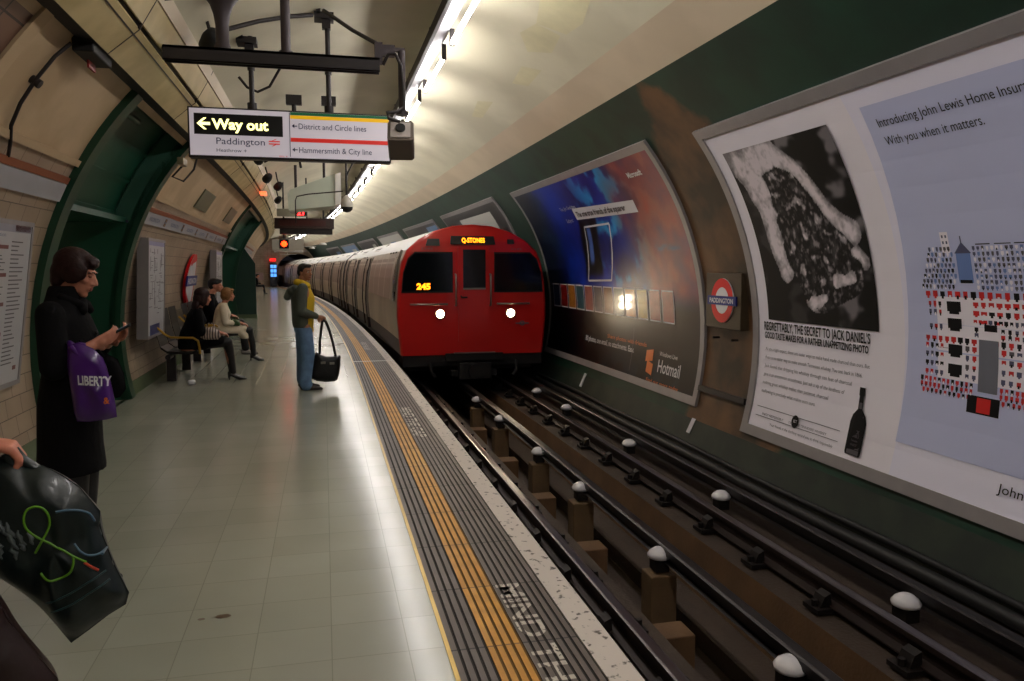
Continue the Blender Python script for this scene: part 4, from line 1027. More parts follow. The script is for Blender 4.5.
def info(S_, T_, L):
    S_(-L, L, .93, .995, 1); S_(L-.32, L-.02, .935, .99, 2); T_('Train information', -L+.35, .90, .5, .03, 3)
    T_('Bakerloo', -L+.05, .94, .4, .04, 3)
    q = random.Random(5)
    for c_, tt in enumerate((.83, .67, .50, .325)):
        S_(-L+.06, L-.42, tt, tt+.022, 2)
        for j in range(6):
            S_(-L+.06, -L+.06+(2*L-.50)*q.uniform(.6, 1), tt-.022-j*.020, tt-.016-j*.020, 4)
    for j in range(30): S_(L-.36, L-.36+q.uniform(.12, .26), .87-j*.025, .877-j*.025, 4)
    for y in (-L+.2, -L+.35): S_(y, y+.06, .06, .085, 4)
    S_(L-.13, L-.07, .10, .125, 2)
    return [mat('panel_grey', (.55,.55,.60), .4), mat('maroon_ink', (.40,.14,.14), .4), M_gink, M_grey_ink]
wall_panel(5.35, 6.76, -2.17, 1.90, -2.34, .66, 'near train information panel on the left wall, cut by the picture edge', 'information_panel', content=info)
def tmap(S_, T_, L):
    q = random.Random(8); S_(-L, L, .93, .985, 1)
    for _ in range(60):
        y = q.uniform(-L+.05, L-.15); t = q.uniform(.22, .88)
        if q.random() < .5: S_(y, y+q.uniform(.05, .25), t, t+.006, 2)
        else: S_(y, y+.008, t, min(.9, t+q.uniform(.03, .15)), 2)
    S_(-L+.12, L-.30, .02, .13, 3, .008); T_('Way out', -L+.2, .08, .3, .04, 4); T_('Paddington', -L+.2, .04, .3, .03, 4)
    return [mat('lilac_band', (.50,.50,.66), .4), M_grey_ink, mat('deep_blue_block', (.10,.18,.42), .4), M_paperw]
wall_panel(9.98+.55, 11.62, -2.11, 1.93, -2.17, .66, 'white framed line map panel left of the roundel on the tiled wall', depth=.12, content=tmap)
wall_panel(17.3, 18.5, -2.08, 1.93, -2.12, .66, 'smaller wall map panel behind the seated people', depth=.12, content=tmap)
# roundel on the left wall
rl = empty('station_roundel', W(-2.36, 14.9, .86), A(14.9)); tag(rl, 'tall red ring roundel with blue bar on the left tiled wall', 'sign')
b = MB(); g = lambda y, z, d=0: (-.02+.0+d+.0, y, z)
fnL = lambda y, z, d=0: tuple(Vector((WLz(14.9, .86+z, 0)[0]-WLz(14.9, .86, 0)[0]+.0+d+.05, y, z)))
nr = 40; cR = (0, .47)
b.add([fnL(cR[0]+.62*R*cos(2*pi*k/nr)/.62, cR[1]+R*sin(2*pi*k/nr), d) for d, R in ((-.05, .47), (.0, .47)) for k in range(nr)], [(k, (k+1) % nr, nr+(k+1) % nr, nr+k) for k in range(nr)], m=0)
disc(b, cR, .47, fnL, 1, n=nr, d=.0); ring(b, cR, .47, .31, fnL, 0, n=nr, d=.004)
b.build('ring', [M_rred, M_pw], rl)
b = MB(); vs = [fnL(y, z, d) for d in (.006, .03) for z in (.38, .56) for y in (-.58, .58)]
b.add(vs, [(0,1,3,2),(4,5,7,6),(0,1,5,4),(2,3,7,6),(0,2,6,4),(1,3,7,5)], m=0)
b.text('PADDINGTON', lambda tx, ty: fnL(tx, .42+ty, .034), w=1.0, h=.10, align='C', m=1, bold=.02)
b.build('name_bar', [M_rblue, M_pw], rl)
# conduit over the tiles at the top left, with its junction box
def cable_l(pts, r, label, name='wall_conduit'):
    q = MB(); q.tube([WLz(s, z, d) for s, z, d in pts], r); return tag(q.build(name, M_darkmetal), label, 'conduit')
cable_l([(5.85,2.30,.03),(5.78,2.38,.03),(5.66,2.47,.03),(5.60,2.6,.03),(5.58,2.75,.03),(5.58,2.9,.03),(5.6,3.0,.04)], .012, 'grey conduit climbing the plaster at the top left corner')
q = MB(); q.cyl(WLz(5.6, 2.74, 0), WLz(5.6, 2.74, .06), .03); tag(q.build('conduit_clip', M_darkmetal), 'small dark clip on the top left conduit', 'clip')
q = MB(); p = Vector(WLz(5.75, 3.0, .06)); q.box(p.x-.03, p.x+.10, p.y-.1, p.y+.35, p.z-.02, p.z+.10)
jb = q.build('junction_box', M_black, bevel=.01); tag(jb, 'black junction box with a red tag under the duct at top left', 'box')
q = MB(); q.box(p.x+.0, p.x+.012, p.y+.12, p.y+.28, p.z-.07, p.z-.02); q.build('red_tag', mat('red_tag', (.55,.10,.08), .5), jb, world=True)
# door hardware in the recess: closer box with wiring near the duct
q = MB(); p = Vector(WLz(9.75, 2.86, .16)); q.box(p.x-.02, p.x+.05, p.y-.28, p.y-.02, p.z-.05, p.z+.03)
fl = q.build('recess_lamp', mat('beige_fitting', (.55,.50,.38), .4), bevel=.01); tag(fl, 'small beige fitting with looped wire beside the green recess', 'fitting')
q = MB(); q.tube([(p.x, p.y-.05, p.z-.04), (p.x-.12, p.y, p.z-.16), (p.x-.02, p.y+.1, p.z-.20), (p.x+.10, p.y+.1, p.z-.06), (p.x+.14, p.y+.1, p.z+.08)], .012); q.build('wire', M_darkmetal, fl, world=True)
q = MB(); pp = [WLz(7.75, 2.90, -.20), WLz(8.75, 2.90, -.20)]; q.cyl(pp[0], pp[1], .03, n=4); tag(q.build('door_closer', mat('pale_green_bar', (.30,.38,.30), .4)), 'pale green bar across the top of the near green recess', 'bar')
for i, (s, z) in enumerate(((13.0, 2.64), (17.0, 2.66))):
    q = MB(); q.add([WLz(s+a, z+c, d) for d in (.0, .02) for a, c in ((0,-.14),(1.3,-.14),(1.3,.14),(0,.14))], [(0,1,2,3),(4,5,6,7),(0,1,5,4),(1,2,6,5),(2,3,7,6),(3,0,4,7)])
    tag(q.build('access_panel', mat('grey_green_hatch', (.40,.40,.30), .5)), ('nearer' if i == 0 else 'farther')+' grey-green access panel above the frieze', 'panel')

# ------------------------------------------------------------------ benches
M_bseat = mat('black_perforated_metal', (.06,.06,.06), .45, .2); M_brass = mat('gold_tube', (.72,.56,.22), .3, .7)
def bench(s, n=3):
    r = empty('platform_bench', W(-2.30, s, 0), A(s)); w = .62
    for i in range(n):
        y = -n*w/2+i*w+.03
        b = MB(); pts = [(.06,.98),(.10,.72),(.16,.50),(.24,.44),(.55,.42),(.62,.455)]
        b.prism(pts+[(x+.0, z-.03) for x, z in reversed(pts)], lambda x, z: (x, y, z), lambda x, z: (x, y+w-.06, z)); b.build('seat', M_bseat, r, bevel=.005)
    b = MB(); b.cyl((.25, -n*w/2, .36), (.25, n*w/2, .36), .035); b.build('rail', M_darkmetal, r)
    for y in (-n*w/2+.3, n*w/2-.3): MB().box(.18, .30, y-.03, y+.03, 0, .36).build('leg', M_darkmetal, r, bevel=.005)
    for y in (-n*w/2-.02, n*w/2+.02):
        MB().tube([(.10, y, .80), (.22, y, .68), (.30, y, .63), (.58, y, .62), (.64, y, .58), (.66, y, .46), (.66, y, .40)], .016).build('armrest', M_brass, r)
    return r
tag(bench(12.1), 'black metal bench with gold armrests, nearest on the left', 'bench')
tag(bench(14.5), 'black metal bench under the people in white and black coats', 'bench')

# ------------------------------------------------------------------ the train
M_tred = mat('train_red_enamel', (.72,.055,.035), .28, coat=.5, var=.08, vscale=2)
M_tside = patch_mat('train_silver_cream', (.74,.69,.65), (.82,.77,.72), .7, .38)
M_troof = mat('train_roof_grey', (.72,.71,.69), .35, var=.12, vscale=2)
M_tblue = mat('train_skirt_grime', (.24,.23,.28), .5, var=.3)
M_tdark = mat('train_window_glass', (.02,.025,.04), .12, coat=.4); M_tunder = mat('train_underframe', (.055,.045,.045), .7, .2)
M_twin = mat('train_side_window', (.60,.53,.49), .4, emit=(.55,.42,.36), es=.10); M_tseal = mat('dark_red_door_seal', (.13,.05,.05), .5)
M_led = mat('amber_led', (1,.6,.1), .4, emit=(1.0,.50,.06), es=3.5)
M_head = mat('headlamp_glow', (1,.95,.8), .3, emit=(1.0,.88,.70), es=75)
TXC = 2.515                                                                # track centre for the body
half = [(0, 2.30), (.34, 2.275), (.66, 2.185), (.93, 2.04), (1.13, 1.86), (1.22, 1.66), (1.275, 1.35), (1.305, 1.0), (1.31, .75), (1.28, .35), (1.25, .075)]
ringp = [(-x, z) for x, z in reversed(half)] + half[1:]
def car(s0, s1, front, label, grp=None):
    r = empty('train_carriage', W(TXC, s0, ZR)); tag(r, label, 'train carriage', grp)
    ss = sl(s0+(.10 if front else 0), s1, 1.0)
    T = lambda x, s, z: W(TXC+x, s, z)
    roof = [p for p in ringp if p[1] >= 1.86-1e-6]; 
    b = MB(T); b.loft(roof, ss, smooth=True, m=0); b.build('roof', M_troof, r, world=True)
    b = MB(T)
    for sg in (-1, 1):
        pr_ = [(sg*x, z) for x, z in half if z <= 1.86+1e-6]
        up = [p for p in pr_ if p[1] >= .35-1e-6]; lo = [p for p in pr_ if p[1] <= .35+1e-6]
        b.loft(up, ss, smooth=True, m=0); b.loft(lo, ss, m=1)
    for s in (ss[-1],) if front else (ss[0], ss[-1]):
        b.add([(x, s, z) for x, z in ringp], [tuple(range(len(ringp)))], m=1)
    b.add([(x, s, .078) for s in (ss[0], ss[-1]) for x in (-1.25, 1.25)], [(0,1,3,2)], m=1)
    b.build('body_side', [M_tside, M_tblue], r, world=True)
    # doors and windows down both sides (double, double, single; windows between)
    base = s0+(2.2 if front else .4)
    def sidepatch(bb, sa, sb, z0, z1, d, m=0, sgs=(-1,)):
        zs = [z0+(z1-z0)*i/4 for i in range(5)]
        for sg in sgs:
            vs = []
            for s in (sa, sb):
                for z in zs:
                    for i in range(len(half)-1):
                        if half[i][1] >= z >= half[i+1][1]:
                            t = (half[i][1]-z)/(half[i][1]-half[i+1][1]); x = half[i][0]+(half[i+1][0]-half[i][0])*t; break
                    vs.append((sg*(x+d), s, z))
            bb.add(vs, [(i, i+1, 6+i, 5+i) for i in range(4)], m=m)
    def siderib(bb, sa, sb, z0, z1, d, m=0):
        zs = [z0+(z1-z0)*i/5 for i in range(6)]; vs = []
        for dd_ in (-.01, d):
            for s in (sa, sb):
                for z in zs:
                    for i in range(len(half)-1):
                        if half[i][1] >= z >= half[i+1][1]:
                            t = (half[i][1]-z)/(half[i][1]-half[i+1][1]); x = half[i][0]+(half[i+1][0]-half[i][0])*t; break
                    vs.append((-(x+dd_), s, z))
        I = lambda k, e, i: k*12+e*6+i; fs = []
        for i in range(5):
            fs += [(I(1,0,i), I(1,0,i+1), I(1,1,i+1), I(1,1,i))] + [(I(0,e,i), I(0,e,i+1), I(1,e,i+1), I(1,e,i)) for e in (0, 1)]
        fs += [(I(0,0,i), I(1,0,i), I(1,1,i), I(0,1,i)) for i in (0, 5)]
        bb.add(vs, fs, m=m)
    L = s1-base
    doors = [s0+6.6, s0+10.5, s0+14.3] if front else [base+.3, base+L*.335, base+L*.67]
    if front: base = s0+.75
    for dd in doors:
        for a in (0, .72):
            b = MB(T); sidepatch(b, dd+a+.015, dd+a+.705, .36, 2.0, .012)
            dr = b.build('door', M_tside, r, world=True)
            b = MB(T); sidepatch(b, dd+a+.13, dd+a+.60, .95, 1.72, .016); b.build('window', M_twin, dr, world=True)
        b = MB(T)
        for a, w_, d_ in ((-.05, .10, .065), (.69, .04, .018), (1.42, .08, .035)): siderib(b, dd+a, dd+a+w_, .09, 1.80, d_)
        sidepatch(b, dd, dd+1.44, 2.02, 2.06, .02)
        b.build('door_seal', M_tseal, r, world=True)
        b = MB(T)
        siderib(b, dd-.16, dd-.09, .35, 2.14, .045)
        b.build('gutter', M_steel, r, world=True)
    for i in range(3):
        a = doors[i]+1.62; e = (doors[i+1] if i < 2 else s1)-.2
        if front: a, e = ((s0+1.3, doors[0]-.3), (doors[0]+1.62, doors[1]-.2), (doors[1]+1.62, doors[2]-.2))[i]
        n = 4 if e-a > 3.5 else 2
        for k in range(n):
            b = MB(T); w = (e-a)/n; sidepatch(b, a+k*w+.05, a+(k+1)*w-.05, .98, 1.74, .010); b.build('window', M_twin, r, world=True)
        b = MB(T)
        for k in range(3): sidepatch(b, a+.1+k*.5, a+.4+k*.5, 1.83, 1.86, .012)
        b.build('vent', M_tunder, r, world=True)
    b = MB(T); b.box(-1.1, 1.1, s0+.3, s1-.3, -.22, .08)
    for s in (s0+2.2, s0+3.9, s1-3.9, s1-2.2):
        if s > s0 and s < s1:
            for sg in (-1, 1): b.cyl((sg*.68, s, ZR+.36), (sg*.80, s, ZR+.36), .36, n=20)
            b.cyl((-.7, s, ZR+.36), (.7, s, ZR+.36), .07)
    b.build('underframe', M_tunder, r, world=True)
    return r
TS = 13.12
cab = car(TS, TS+16.0, True, 'leading tube carriage with a bright red cab front')
for i in range(3): car(TS+16.55*(i+1), TS+16.55*(i+1)+16.1, False, ['second tube carriage, coupled behind the red-fronted one', 'third tube carriage along the curve', 'last tube carriage, entering the far tunnel'][i])
# red cab front
T = lambda x, s, z: W(TXC+x, TS+s, z)
b = MB(T)
def fring(k, s, lean=0.0, dz=0.0):
    return [(x*k, s+lean*max(0, z-1.95), .075+(z-.075)*(1-(1-k)*.5)) for x, z in ringp]
rings = [fring(1.0, .12, .10), fring(.997, .06, .14), fring(.985, .02, .22), fring(.965, .0, .30)]
vs = [p for R_ in rings for p in R_]; n = len(ringp)
b.add(vs, [(j*n+i, j*n+i+1, (j+1)*n+i+1, (j+1)*n+i) for j in range(3) for i in range(n-1)], smooth=True)
last = rings[-1]; h = n//2
b.add(last, [tuple([i, i+1, n-2-i, n-1-i]) for i in range(h-1)] + [(h-1, h, h+1)], smooth=False)
front = b.build('cab_front', M_tred, cab, world=True)
def fz(z): return .30*max(0, .075+(z-.075)/.9825-1.95)     # lean of the face at height z
FY = lambda z: fz(z)-.012
def fpanel(poly, m, name, parent, d0=0.0, dd=.02, mats=None):
    b = MB(T); b.prism(poly, lambda x, z: (x, FY(z)-d0, z), lambda x, z: (x, FY(z)-d0+dd, z)); return b.build(name, m, parent, world=True)
wl = [(-1.235,1.14),(-.36,1.14),(-.36,1.83),(-1.00,1.83),(-1.12,1.72),(-1.20,1.48)]
fpanel(wl, M_tunder, 'window_rubber', front, .000)
fpanel([(-.80+(x+.80)*.965, 1.485+(z-1.485)*.92) for x, z in wl], M_tdark, 'cab_window', front, .006)
fpanel([(-x, z) for x, z in reversed(wl)], M_tunder, 'window_rubber', front, .000)
fpanel([(.80-(x+.80)*.965, 1.485+(z-1.485)*.92) for x, z in reversed(wl)], M_tdark, 'cab_window', front, .006)
fpanel([(-.27,.30),(.27,.30),(.27,1.92),(-.27,1.92)], M_tred, 'cab_door', front, .012)
fpanel([(-.185,1.19),(.205,1.19),(.205,1.87),(-.185,1.87)], M_tdark, 'door_window', front, .020)
fpanel([(-.185,1.19),(.205,1.19),(.205,1.22),(-.185,1.22)], M_steel, 'door_sill', front, .024)
fpanel([(-.40,1.955),(.38,1.955),(.36,2.10),(-.38,2.10)], M_sgk, 'destination_box', front, .015, .06)
b = MB(T); b.text('Q-STONES', lambda tx, ty: (tx, FY(1.99+ty)-.020, 1.99+ty), w=.40, h=.08, align='C', bold=.03); b.build('destination_letters', M_led, front, world=True)
b = MB(T); b.text('245', lambda tx, ty: (-.98+tx, FY(1.3)-.012, 1.20+ty), w=.235, h=.10, bold=.05); b.build('train_number', M_led, front, world=True)
fpanel([(-.82,1.93),(-.58,1.93),(-.58,2.05),(-.78,2.05)], M_sgk, 'marker_lamp', front, .006)
fpanel([(.60,1.97),(.72,1.97),(.71,2.05),(.60,2.05)], M_tunder, 'marker_lamp', front, .006)
b = MB(T)
for x in (-1.0, .72): b.text('3245', lambda tx, ty, x=x: (x*.9+tx, FY(1.89)-.006, 1.865+ty), w=.20, h=.035, m=0)
b.build('small_numbers', M_grey_ink, front, world=True)
for x in (-.585, .645):
    b = MB(T); b.lathe([(.088,0),(.088,.05),(.075,.055),(.066,.03)], M=Euler((pi/2,0,0)).to_matrix().to_4x4(), c=(x, FY(.8)+.01, .78)); b.build('lamp_ring', M_steel, front, world=True)
    b = MB(T); b.lathe([(.062,.030),(.055,.042),(.040,.052),(.015,.058)], M=Euler((pi/2,0,0)).to_matrix().to_4x4(), c=(x, FY(.8)+.01, .78)); b.build('headlamp', M_head, front, world=True)
    ld = bpy.data.lights.new('headlight_beam', 'SPOT'); ld.energy = 14; ld.spot_size = rad(70); ld.spot_blend = .8; ld.color = (1.0,.88,.68); ld.shadow_soft_size = .06
    lo = bpy.data.objects.new('headlight_beam', ld); COL.objects.link(lo); lo.location = W(TXC+x, TS-.16, .78); lo.rotation_euler = (rad(86), 0, pi)
for x0, x1 in ((-1.08,-.46), (.42,.98)):
    b = MB(T); z = .945; b.tube([(x0, FY(z)+.01, z), (x0, FY(z)-.05, z), (x1, FY(z)-.05, z), (x1, FY(z)+.01, z)], .016); b.build('hand_rail', M_steel, front, world=True)
for x in (-.315, .29):
    b = MB(T); b.tube([(x, FY(.8)+.01, .92), (x, -.06, .92), (x, -.06, 1.45), (x, FY(1.5)+.01, 1.45)], .016); b.build('hand_rail', M_steel, front, world=True)
b = MB(T); b.tube([(-.22,-.03,1.08),(-.22,-.07,1.06),(-.12,-.07,1.06)], .015); b.build('door_handle', M_tunder, front, world=True)
b = MB(T); ring(b, (.86, .60), .045, .025, lambda x, z, d=0: (x, -.016, z), 0, n=20); b.box(.74, .98, -.020, -.012, .588, .612, m=0); b.build('small_roundel', M_grey_ink, front, world=True)
b = MB(T); b.box(-1.22, 1.22, .02, .5, -.12, .085); b.box(-.50, .50, -.08, .3, -.02, .10); b.build('buffer_beam', M_tunder, cab, world=True)
b = MB(T); b.box(-.28, .28, -.14, .3, -.34, -.06); b.cyl((0,-.20,-.20),(0,.1,-.20), .13); b.box(-.40,.40,-.02,.2,-.30,-.20); b.build('coupler', M_tunder, cab, world=True, bevel=.01)
b = MB(T); b.box(-.36, .36, -.10, -.05, .10, .118); b.build('step_plate', M_steel, cab, world=True)
for sg in (-1, 1):
    b = MB(T); b.tube([(sg*.75, .0, -.05), (sg*.75, -.05, -.2), (sg*.68, -.06, -.30)], .03); b.build('pipe', M_tunder, cab, world=True)
# cab side door window strip and handle
b = MB(T); b.tube([(-1.19,.22,1.86),(-1.25,.20,1.70),(-1.31,.24,1.30),(-1.33,.26,1.16)], .022); b.build('side_rail', M_steel, cab, world=True)
b = MB(T); b.prism([(-1.318,.98),(-1.33,1.05),(-1.315,1.35),(-1.245,1.75),(-1.225,1.74),(-1.28,1.35)], lambda x, z: (x, .34, z), lambda x, z: (x, .62, z)); b.build('cab_side_window', M_tdark, cab, world=True)

# ------------------------------------------------------------------ an unseen lamp added inside each passage to brighten its green walls
for i, s in enumerate((8.7, 22.6)):
    r = empty('added_passage_lamp', W(-4.3, s, 2.0), A(s)); tag(r, ['nearer', 'farther'][i]+' strip lamp, unseen, added to brighten the passage behind the green opening', 'light')
    MB().box(-.35, .35, -.05, .05, .02, .08).build('fitting', M_white, r); MB().cyl((-.32,0,0), (.32,0,0), .018, n=10).build('tube', mat('added_passage_tube', (1,1,.95), .3, emit=(1.0,.93,.80), es=26), r)
# dried spill on the floor
for (x, y, rx, ry) in ((-.47, 3.56, .034, .022), (-.56, 3.55, .016, .012)):
    b = MB(); vs = [(x+rx*cos(k*pi/9)*(1+.15*sin(3*k)), y+ry*sin(k*pi/9)*(1+.15*cos(2*k)), .0015) for k in range(18)]
    b.add(vs, [tuple(range(18))]); tag(b.build('floor_stain', mat('brown_spill', (.33,.25,.16), .4)), ('larger' if rx > .02 else 'smaller')+' dried brown spill spot on the platform floor', 'stain')

# ------------------------------------------------------------------ figures: skinned shapes fused into one surface
V = Vector
def fuse(name, parts, m, parent, voxel=.010, smooth=4, T=None, factor=.5):
    """cones, ellipsoids and ring lofts fused into one continuous surface"""
    b = MB()
    for p in parts:
        if p[0] == 'c':
            _, p0, r0, p1, r1 = p
            b.cyl(p0, p1, r0, r1, n=14); b.ell(p0, r0, n=14, k=9); b.ell(p1, r1, n=14, k=9)
        elif p[0] == 'e':
            b.ell(p[1], p[2], n=20, k=13, M=p[3] if len(p) > 3 else None)
        elif p[0] == 'l':
            n = 22; vs = []; fs = []; R = p[1]
            for (cx, cy, cz_, rx, ry) in R:
                for k in range(n):
                    t = 2*pi*k/n; vs.append((cx+rx*cos(t), cy+ry*sin(t), cz_))
            for i in range(len(R)-1):
                for k in range(n): fs.append((i*n+k, i*n+(k+1) % n, (i+1)*n+(k+1) % n, (i+1)*n+k))
            fs += [tuple(range(n))[::-1], tuple(range((len(R)-1)*n, len(R)*n))]
            b.add(vs, fs)
    if T: b.v = [tuple(T @ V(v)) for v in b.v]
    me = bpy.data.meshes.new(name); me.from_pydata(b.v, [], b.f)
    o = bpy.data.objects.new(name, me); COL.objects.link(o)
    rm = o.modifiers.new('r', 'REMESH'); rm.mode = 'VOXEL'; rm.voxel_size = voxel; rm.use_smooth_shade = True
    sm = o.modifiers.new('s', 'SMOOTH'); sm.iterations = smooth; sm.factor = factor
    bpy.context.view_layer.update()
    me2 = bpy.data.meshes.new_from_object(o.evaluated_get(bpy.context.evaluated_depsgraph_get()))
    bpy.data.objects.remove(o); bpy.data.meshes.remove(me)
    me2.name = name; me2.materials.clear(); me2.materials.append(m)
    o = bpy.data.objects.new(name, me2); COL.objects.link(o); o.parent = parent
    return o
def hand_parts(w, d, n, side, curl=.5, sc=1.0, spread=.06, thumb=.6):
    """palm, five bent fingers; d = direction, n = where the palm faces, side picks the thumb side"""
    w, d, n = V(w), V(d).normalized(), V(n).normalized(); n = (n - d*n.dot(d)).normalized(); a = d.cross(n)*side
    P = []
    for i, (off, L) in enumerate(((.028,.98), (.010,1.08), (-.009,1.0), (-.027,.80))):
        k = w + d*(.085*sc) + a*(off*sc)
        P.append(('c', w + a*(off*.55*sc), .013*sc, k, .0115*sc))
        dr = (d + a*(off*spread*30*.1)).normalized(); ang = 0; q = k
        for seg, ln in enumerate((.040, .026, .020)):
            ang += curl*(.9 if seg else .8); dd = dr*cos(ang) + n*sin(ang)
            q2 = q + dd*(ln*L*sc); P.append(('c', q, (.0098-.0012*seg)*sc, q2, (.0088-.0012*seg)*sc)); q = q2
    P.append(('e', w + d*(.045*sc) + n*(.006*sc), (.026*sc,)*3))
    t0 = w + d*(.022*sc) + a*(.022*sc); t1 = t0 + (d*.55 + a*.75 + n*.35*thumb).normalized()*(.040*sc); t2 = t1 + (d*.85 + a*.15 + n*.8*thumb).normalized()*(.034*sc)
    P += [('c', t0, .014*sc, t1, .011*sc), ('c', t1, .0105*sc, t2, .0085*sc)]
    return P
def head_frame(c, yaw=0, pitch=0, roll=0):
    return Matrix.Translation(V(c)) @ Euler((rad(pitch), rad(roll), rad(yaw)), 'XYZ').to_matrix().to_4x4()
def head_parts(Mh, fem=False, sc=1.0):
    R3 = Mh.to_3x3()
    def e(c, r): return ('e', Mh @ (V(c)*sc), tuple(x*sc for x in r), R3)
    def c(a, r0, b_, r1): return ('c', Mh @ (V(a)*sc), r0*sc, Mh @ (V(b_)*sc), r1*sc)
    j = .90 if fem else 1.0
    return [e((0,-.012,.025), (.073,.092,.085)), e((0,.022,-.02), (.060*j,.066,.085)), e((0,.030,-.062), (.046*j,.054,.045)), e((0,.068,-.094), (.022*j,.020,.018)),
            c((0,.088,.006), .0075, (0,.108,-.028), .0105), e((-.010,.098,-.034), (.008,.009,.007)), e((.010,.098,-.034), (.008,.009,.007)),
            e((0,.086,-.056), (.022,.011,.006)), e((0,.085,-.066), (.019,.011,.007)), e((-.028,.076,.022), (.022,.014,.007)), e((.028,.076,.022), (.022,.014,.007)),
            e((-.036,.058,-.022), (.020,.020,.018)), e((.036,.058,-.022), (.020,.020,.018)),
            e((-.073,-.006,-.012), (.009,.018,.030)), e((.073,-.006,-.012), (.009,.018,.030))]
def face_bits(Mh, root, m_brow, sc=1.0, shut=False):
    R3 = Mh.to_3x3()
    for sx in (-1, 1):
        b = MB(); b.ell(Mh @ (V((sx*.030, .0775, .004))*sc), tuple(x*sc for x in (.0125,.010,.0085)), M=R3)
        if not shut: b.ell(Mh @ (V((sx*.030, .0855, .003))*sc), tuple(x*sc for x in (.0055,.004,.006)), M=R3, m=1)
        b.build('eye', [M_eye if not shut else M_lid, M_iris], root)
        b = MB(); b.tube([Mh @ (V((sx*x, y, z))*sc) for x, y, z in ((.012,.090,.020), (.026,.089,.026), (.040,.080,.024), (.050,.068,.018))], .0030*sc); b.build('eyebrow', m_brow, root)
    b = MB(); b.ell(Mh @ (V((0,.0935,-.057))*sc), tuple(x*sc for x in (.019,.006,.0045)), M=R3); b.ell(Mh @ (V((0,.0925,-.065))*sc), tuple(x*sc for x in (.016,.006,.005)), M=R3); b.build('lips', M_lip, root)
M_eye = mat('eye_white', (.80,.77,.72), .2, var=.02); M_iris = mat('dark_iris', (.06,.04,.03), .2); M_lid = mat('lowered_eyelid', (.58,.38,.30), .5); M_lip = mat('lips', (.60,.28,.25), .45)
M_skin = mat('skin_light', (.74,.49,.39), .5, var=.06, vscale=12); M_skin2 = mat('skin_tan', (.62,.42,.30), .5, var=.06, vscale=12); M_skin3 = mat('skin_pinkish_hand', (.80,.50,.40), .5, var=.06, vscale=12)
M_hair = mat('dark_auburn_hair', (.14,.05,.04), .55, spec=.25, var=.4, vscale=40, bump=.3, bscale=60); M_hairb = mat('black_hair', (.045,.035,.035), .45, var=.3, vscale=40, bump=.5, bscale=60)
M_hairg = mat('blonde_hair', (.55,.38,.20), .5, var=.3, vscale=40, bump=.5)
M_coat = mat('black_wool_coat', (.04,.036,.042), .9, spec=.15, var=.25, vscale=14, bump=.3); M_tight = mat('black_tights', (.04,.035,.04), .6)
M_shoe = mat('black_shoe', (.04,.035,.035), .35); M_jean = mat('washed_blue_denim', (.38,.50,.64), .8, var=.55, vscale=12, bump=.3, bscale=120)
M_jack = mat('grey_green_jacket', (.31,.33,.29), .85, var=.2, vscale=10, bump=.3); M_yhood = mat('yellow_hooded_top', (.80,.66,.08), .75, var=.12, bump=.2)
M_cream = mat('cream_coat', (.84,.79,.70), .8, var=.1, vscale=8, bump=.2); M_trs = mat('dark_trousers', (.07,.07,.085), .8)
def shoe(name, ank, dr, m, parent, heel=False, sc=1.0):
    a, d = V(ank), V(dr).normalized(); z = V((0,0,1)); g = a.z - (.11 if heel else .075)*sc; base = V((a.x, a.y, g))
    P = [('c', base - d*.035*sc + z*.045*sc, .034*sc, base + d*.10*sc + z*.028*sc, .030*sc), ('c', base + d*.10*sc + z*.026*sc, .030*sc, base + d*.165*sc + z*.018*sc, .018*sc)]
    if heel: P = [('c', base - d*.03*sc + z*.085*sc, .028*sc, base + d*.08*sc + z*.030*sc, .028*sc), ('c', base + d*.08*sc + z*.026*sc, .028*sc, base + d*.16*sc + z*.016*sc, .013*sc), ('c', base - d*.045*sc + z*.07*sc, .012*sc, base - d*.045*sc + z*.007*sc, .007*sc)]
    return fuse(name, P, m, parent, voxel=.007, smooth=2)
def legs(hp, kn, an, r=(.085,.055,.038)):
    return [('c', hp, r[0], kn, r[1]), ('c', kn, r[1], V(kn)*.45+V(an)*.55+V((0,-.012,0)), (r[1]+r[2])/2+.004), ('c', V(kn)*.45+V(an)*.55, (r[1]+r[2])/2, an, r[2])]
def pillow(name, outline, fn, th, m, parent, world=True, wr=.006, seed=0):
    """soft bag from a closed outline (a,b); fn(a,b,d) maps to a point, d = depth"""
    n = len(outline); ca = sum(p[0] for p in outline)/n; cb = sum(p[1] for p in outline)/n; b = MB(); vs = []; fs = []
    ks = (1.0, .93, .78, .55, .28); ds = (.06, .45, .80, .96, 1.0)
    for side in (-1, 1):
        for k, dd in zip(ks, ds):
            for a_, b_ in outline:
                x, z = ca+(a_-ca)*k, cb+(b_-cb)*k; w = wr*noise.noise(V((x*22, z*16, seed+side*3)))*(1 if k < .99 else 0)
                vs.append(fn(x, z, side*(th*dd)+w))
        vs.append(fn(ca, cb, side*th))
    m_ = len(ks)*n+1
    for sd in (0, 1):
        o = sd*m_
        for j in range(len(ks)-1):
            for i in range(n): fs.append((o+j*n+i, o+j*n+(i+1) % n, o+(j+1)*n+(i+1) % n, o+(j+1)*n+i))
        for i in range(n): fs.append((o+(len(ks)-1)*n+i, o+(len(ks)-1)*n+(i+1) % n, o+m_-1))
    for i in range(n): fs.append((i, (i+1) % n, m_+(i+1) % n, m_+i))
    b.add(vs, fs, smooth=True); o = b.build(name, m, parent, world=world)
    s = o.modifiers.new('soft', 'SUBSURF'); s.levels = 1; s.render_levels = 2
    return o

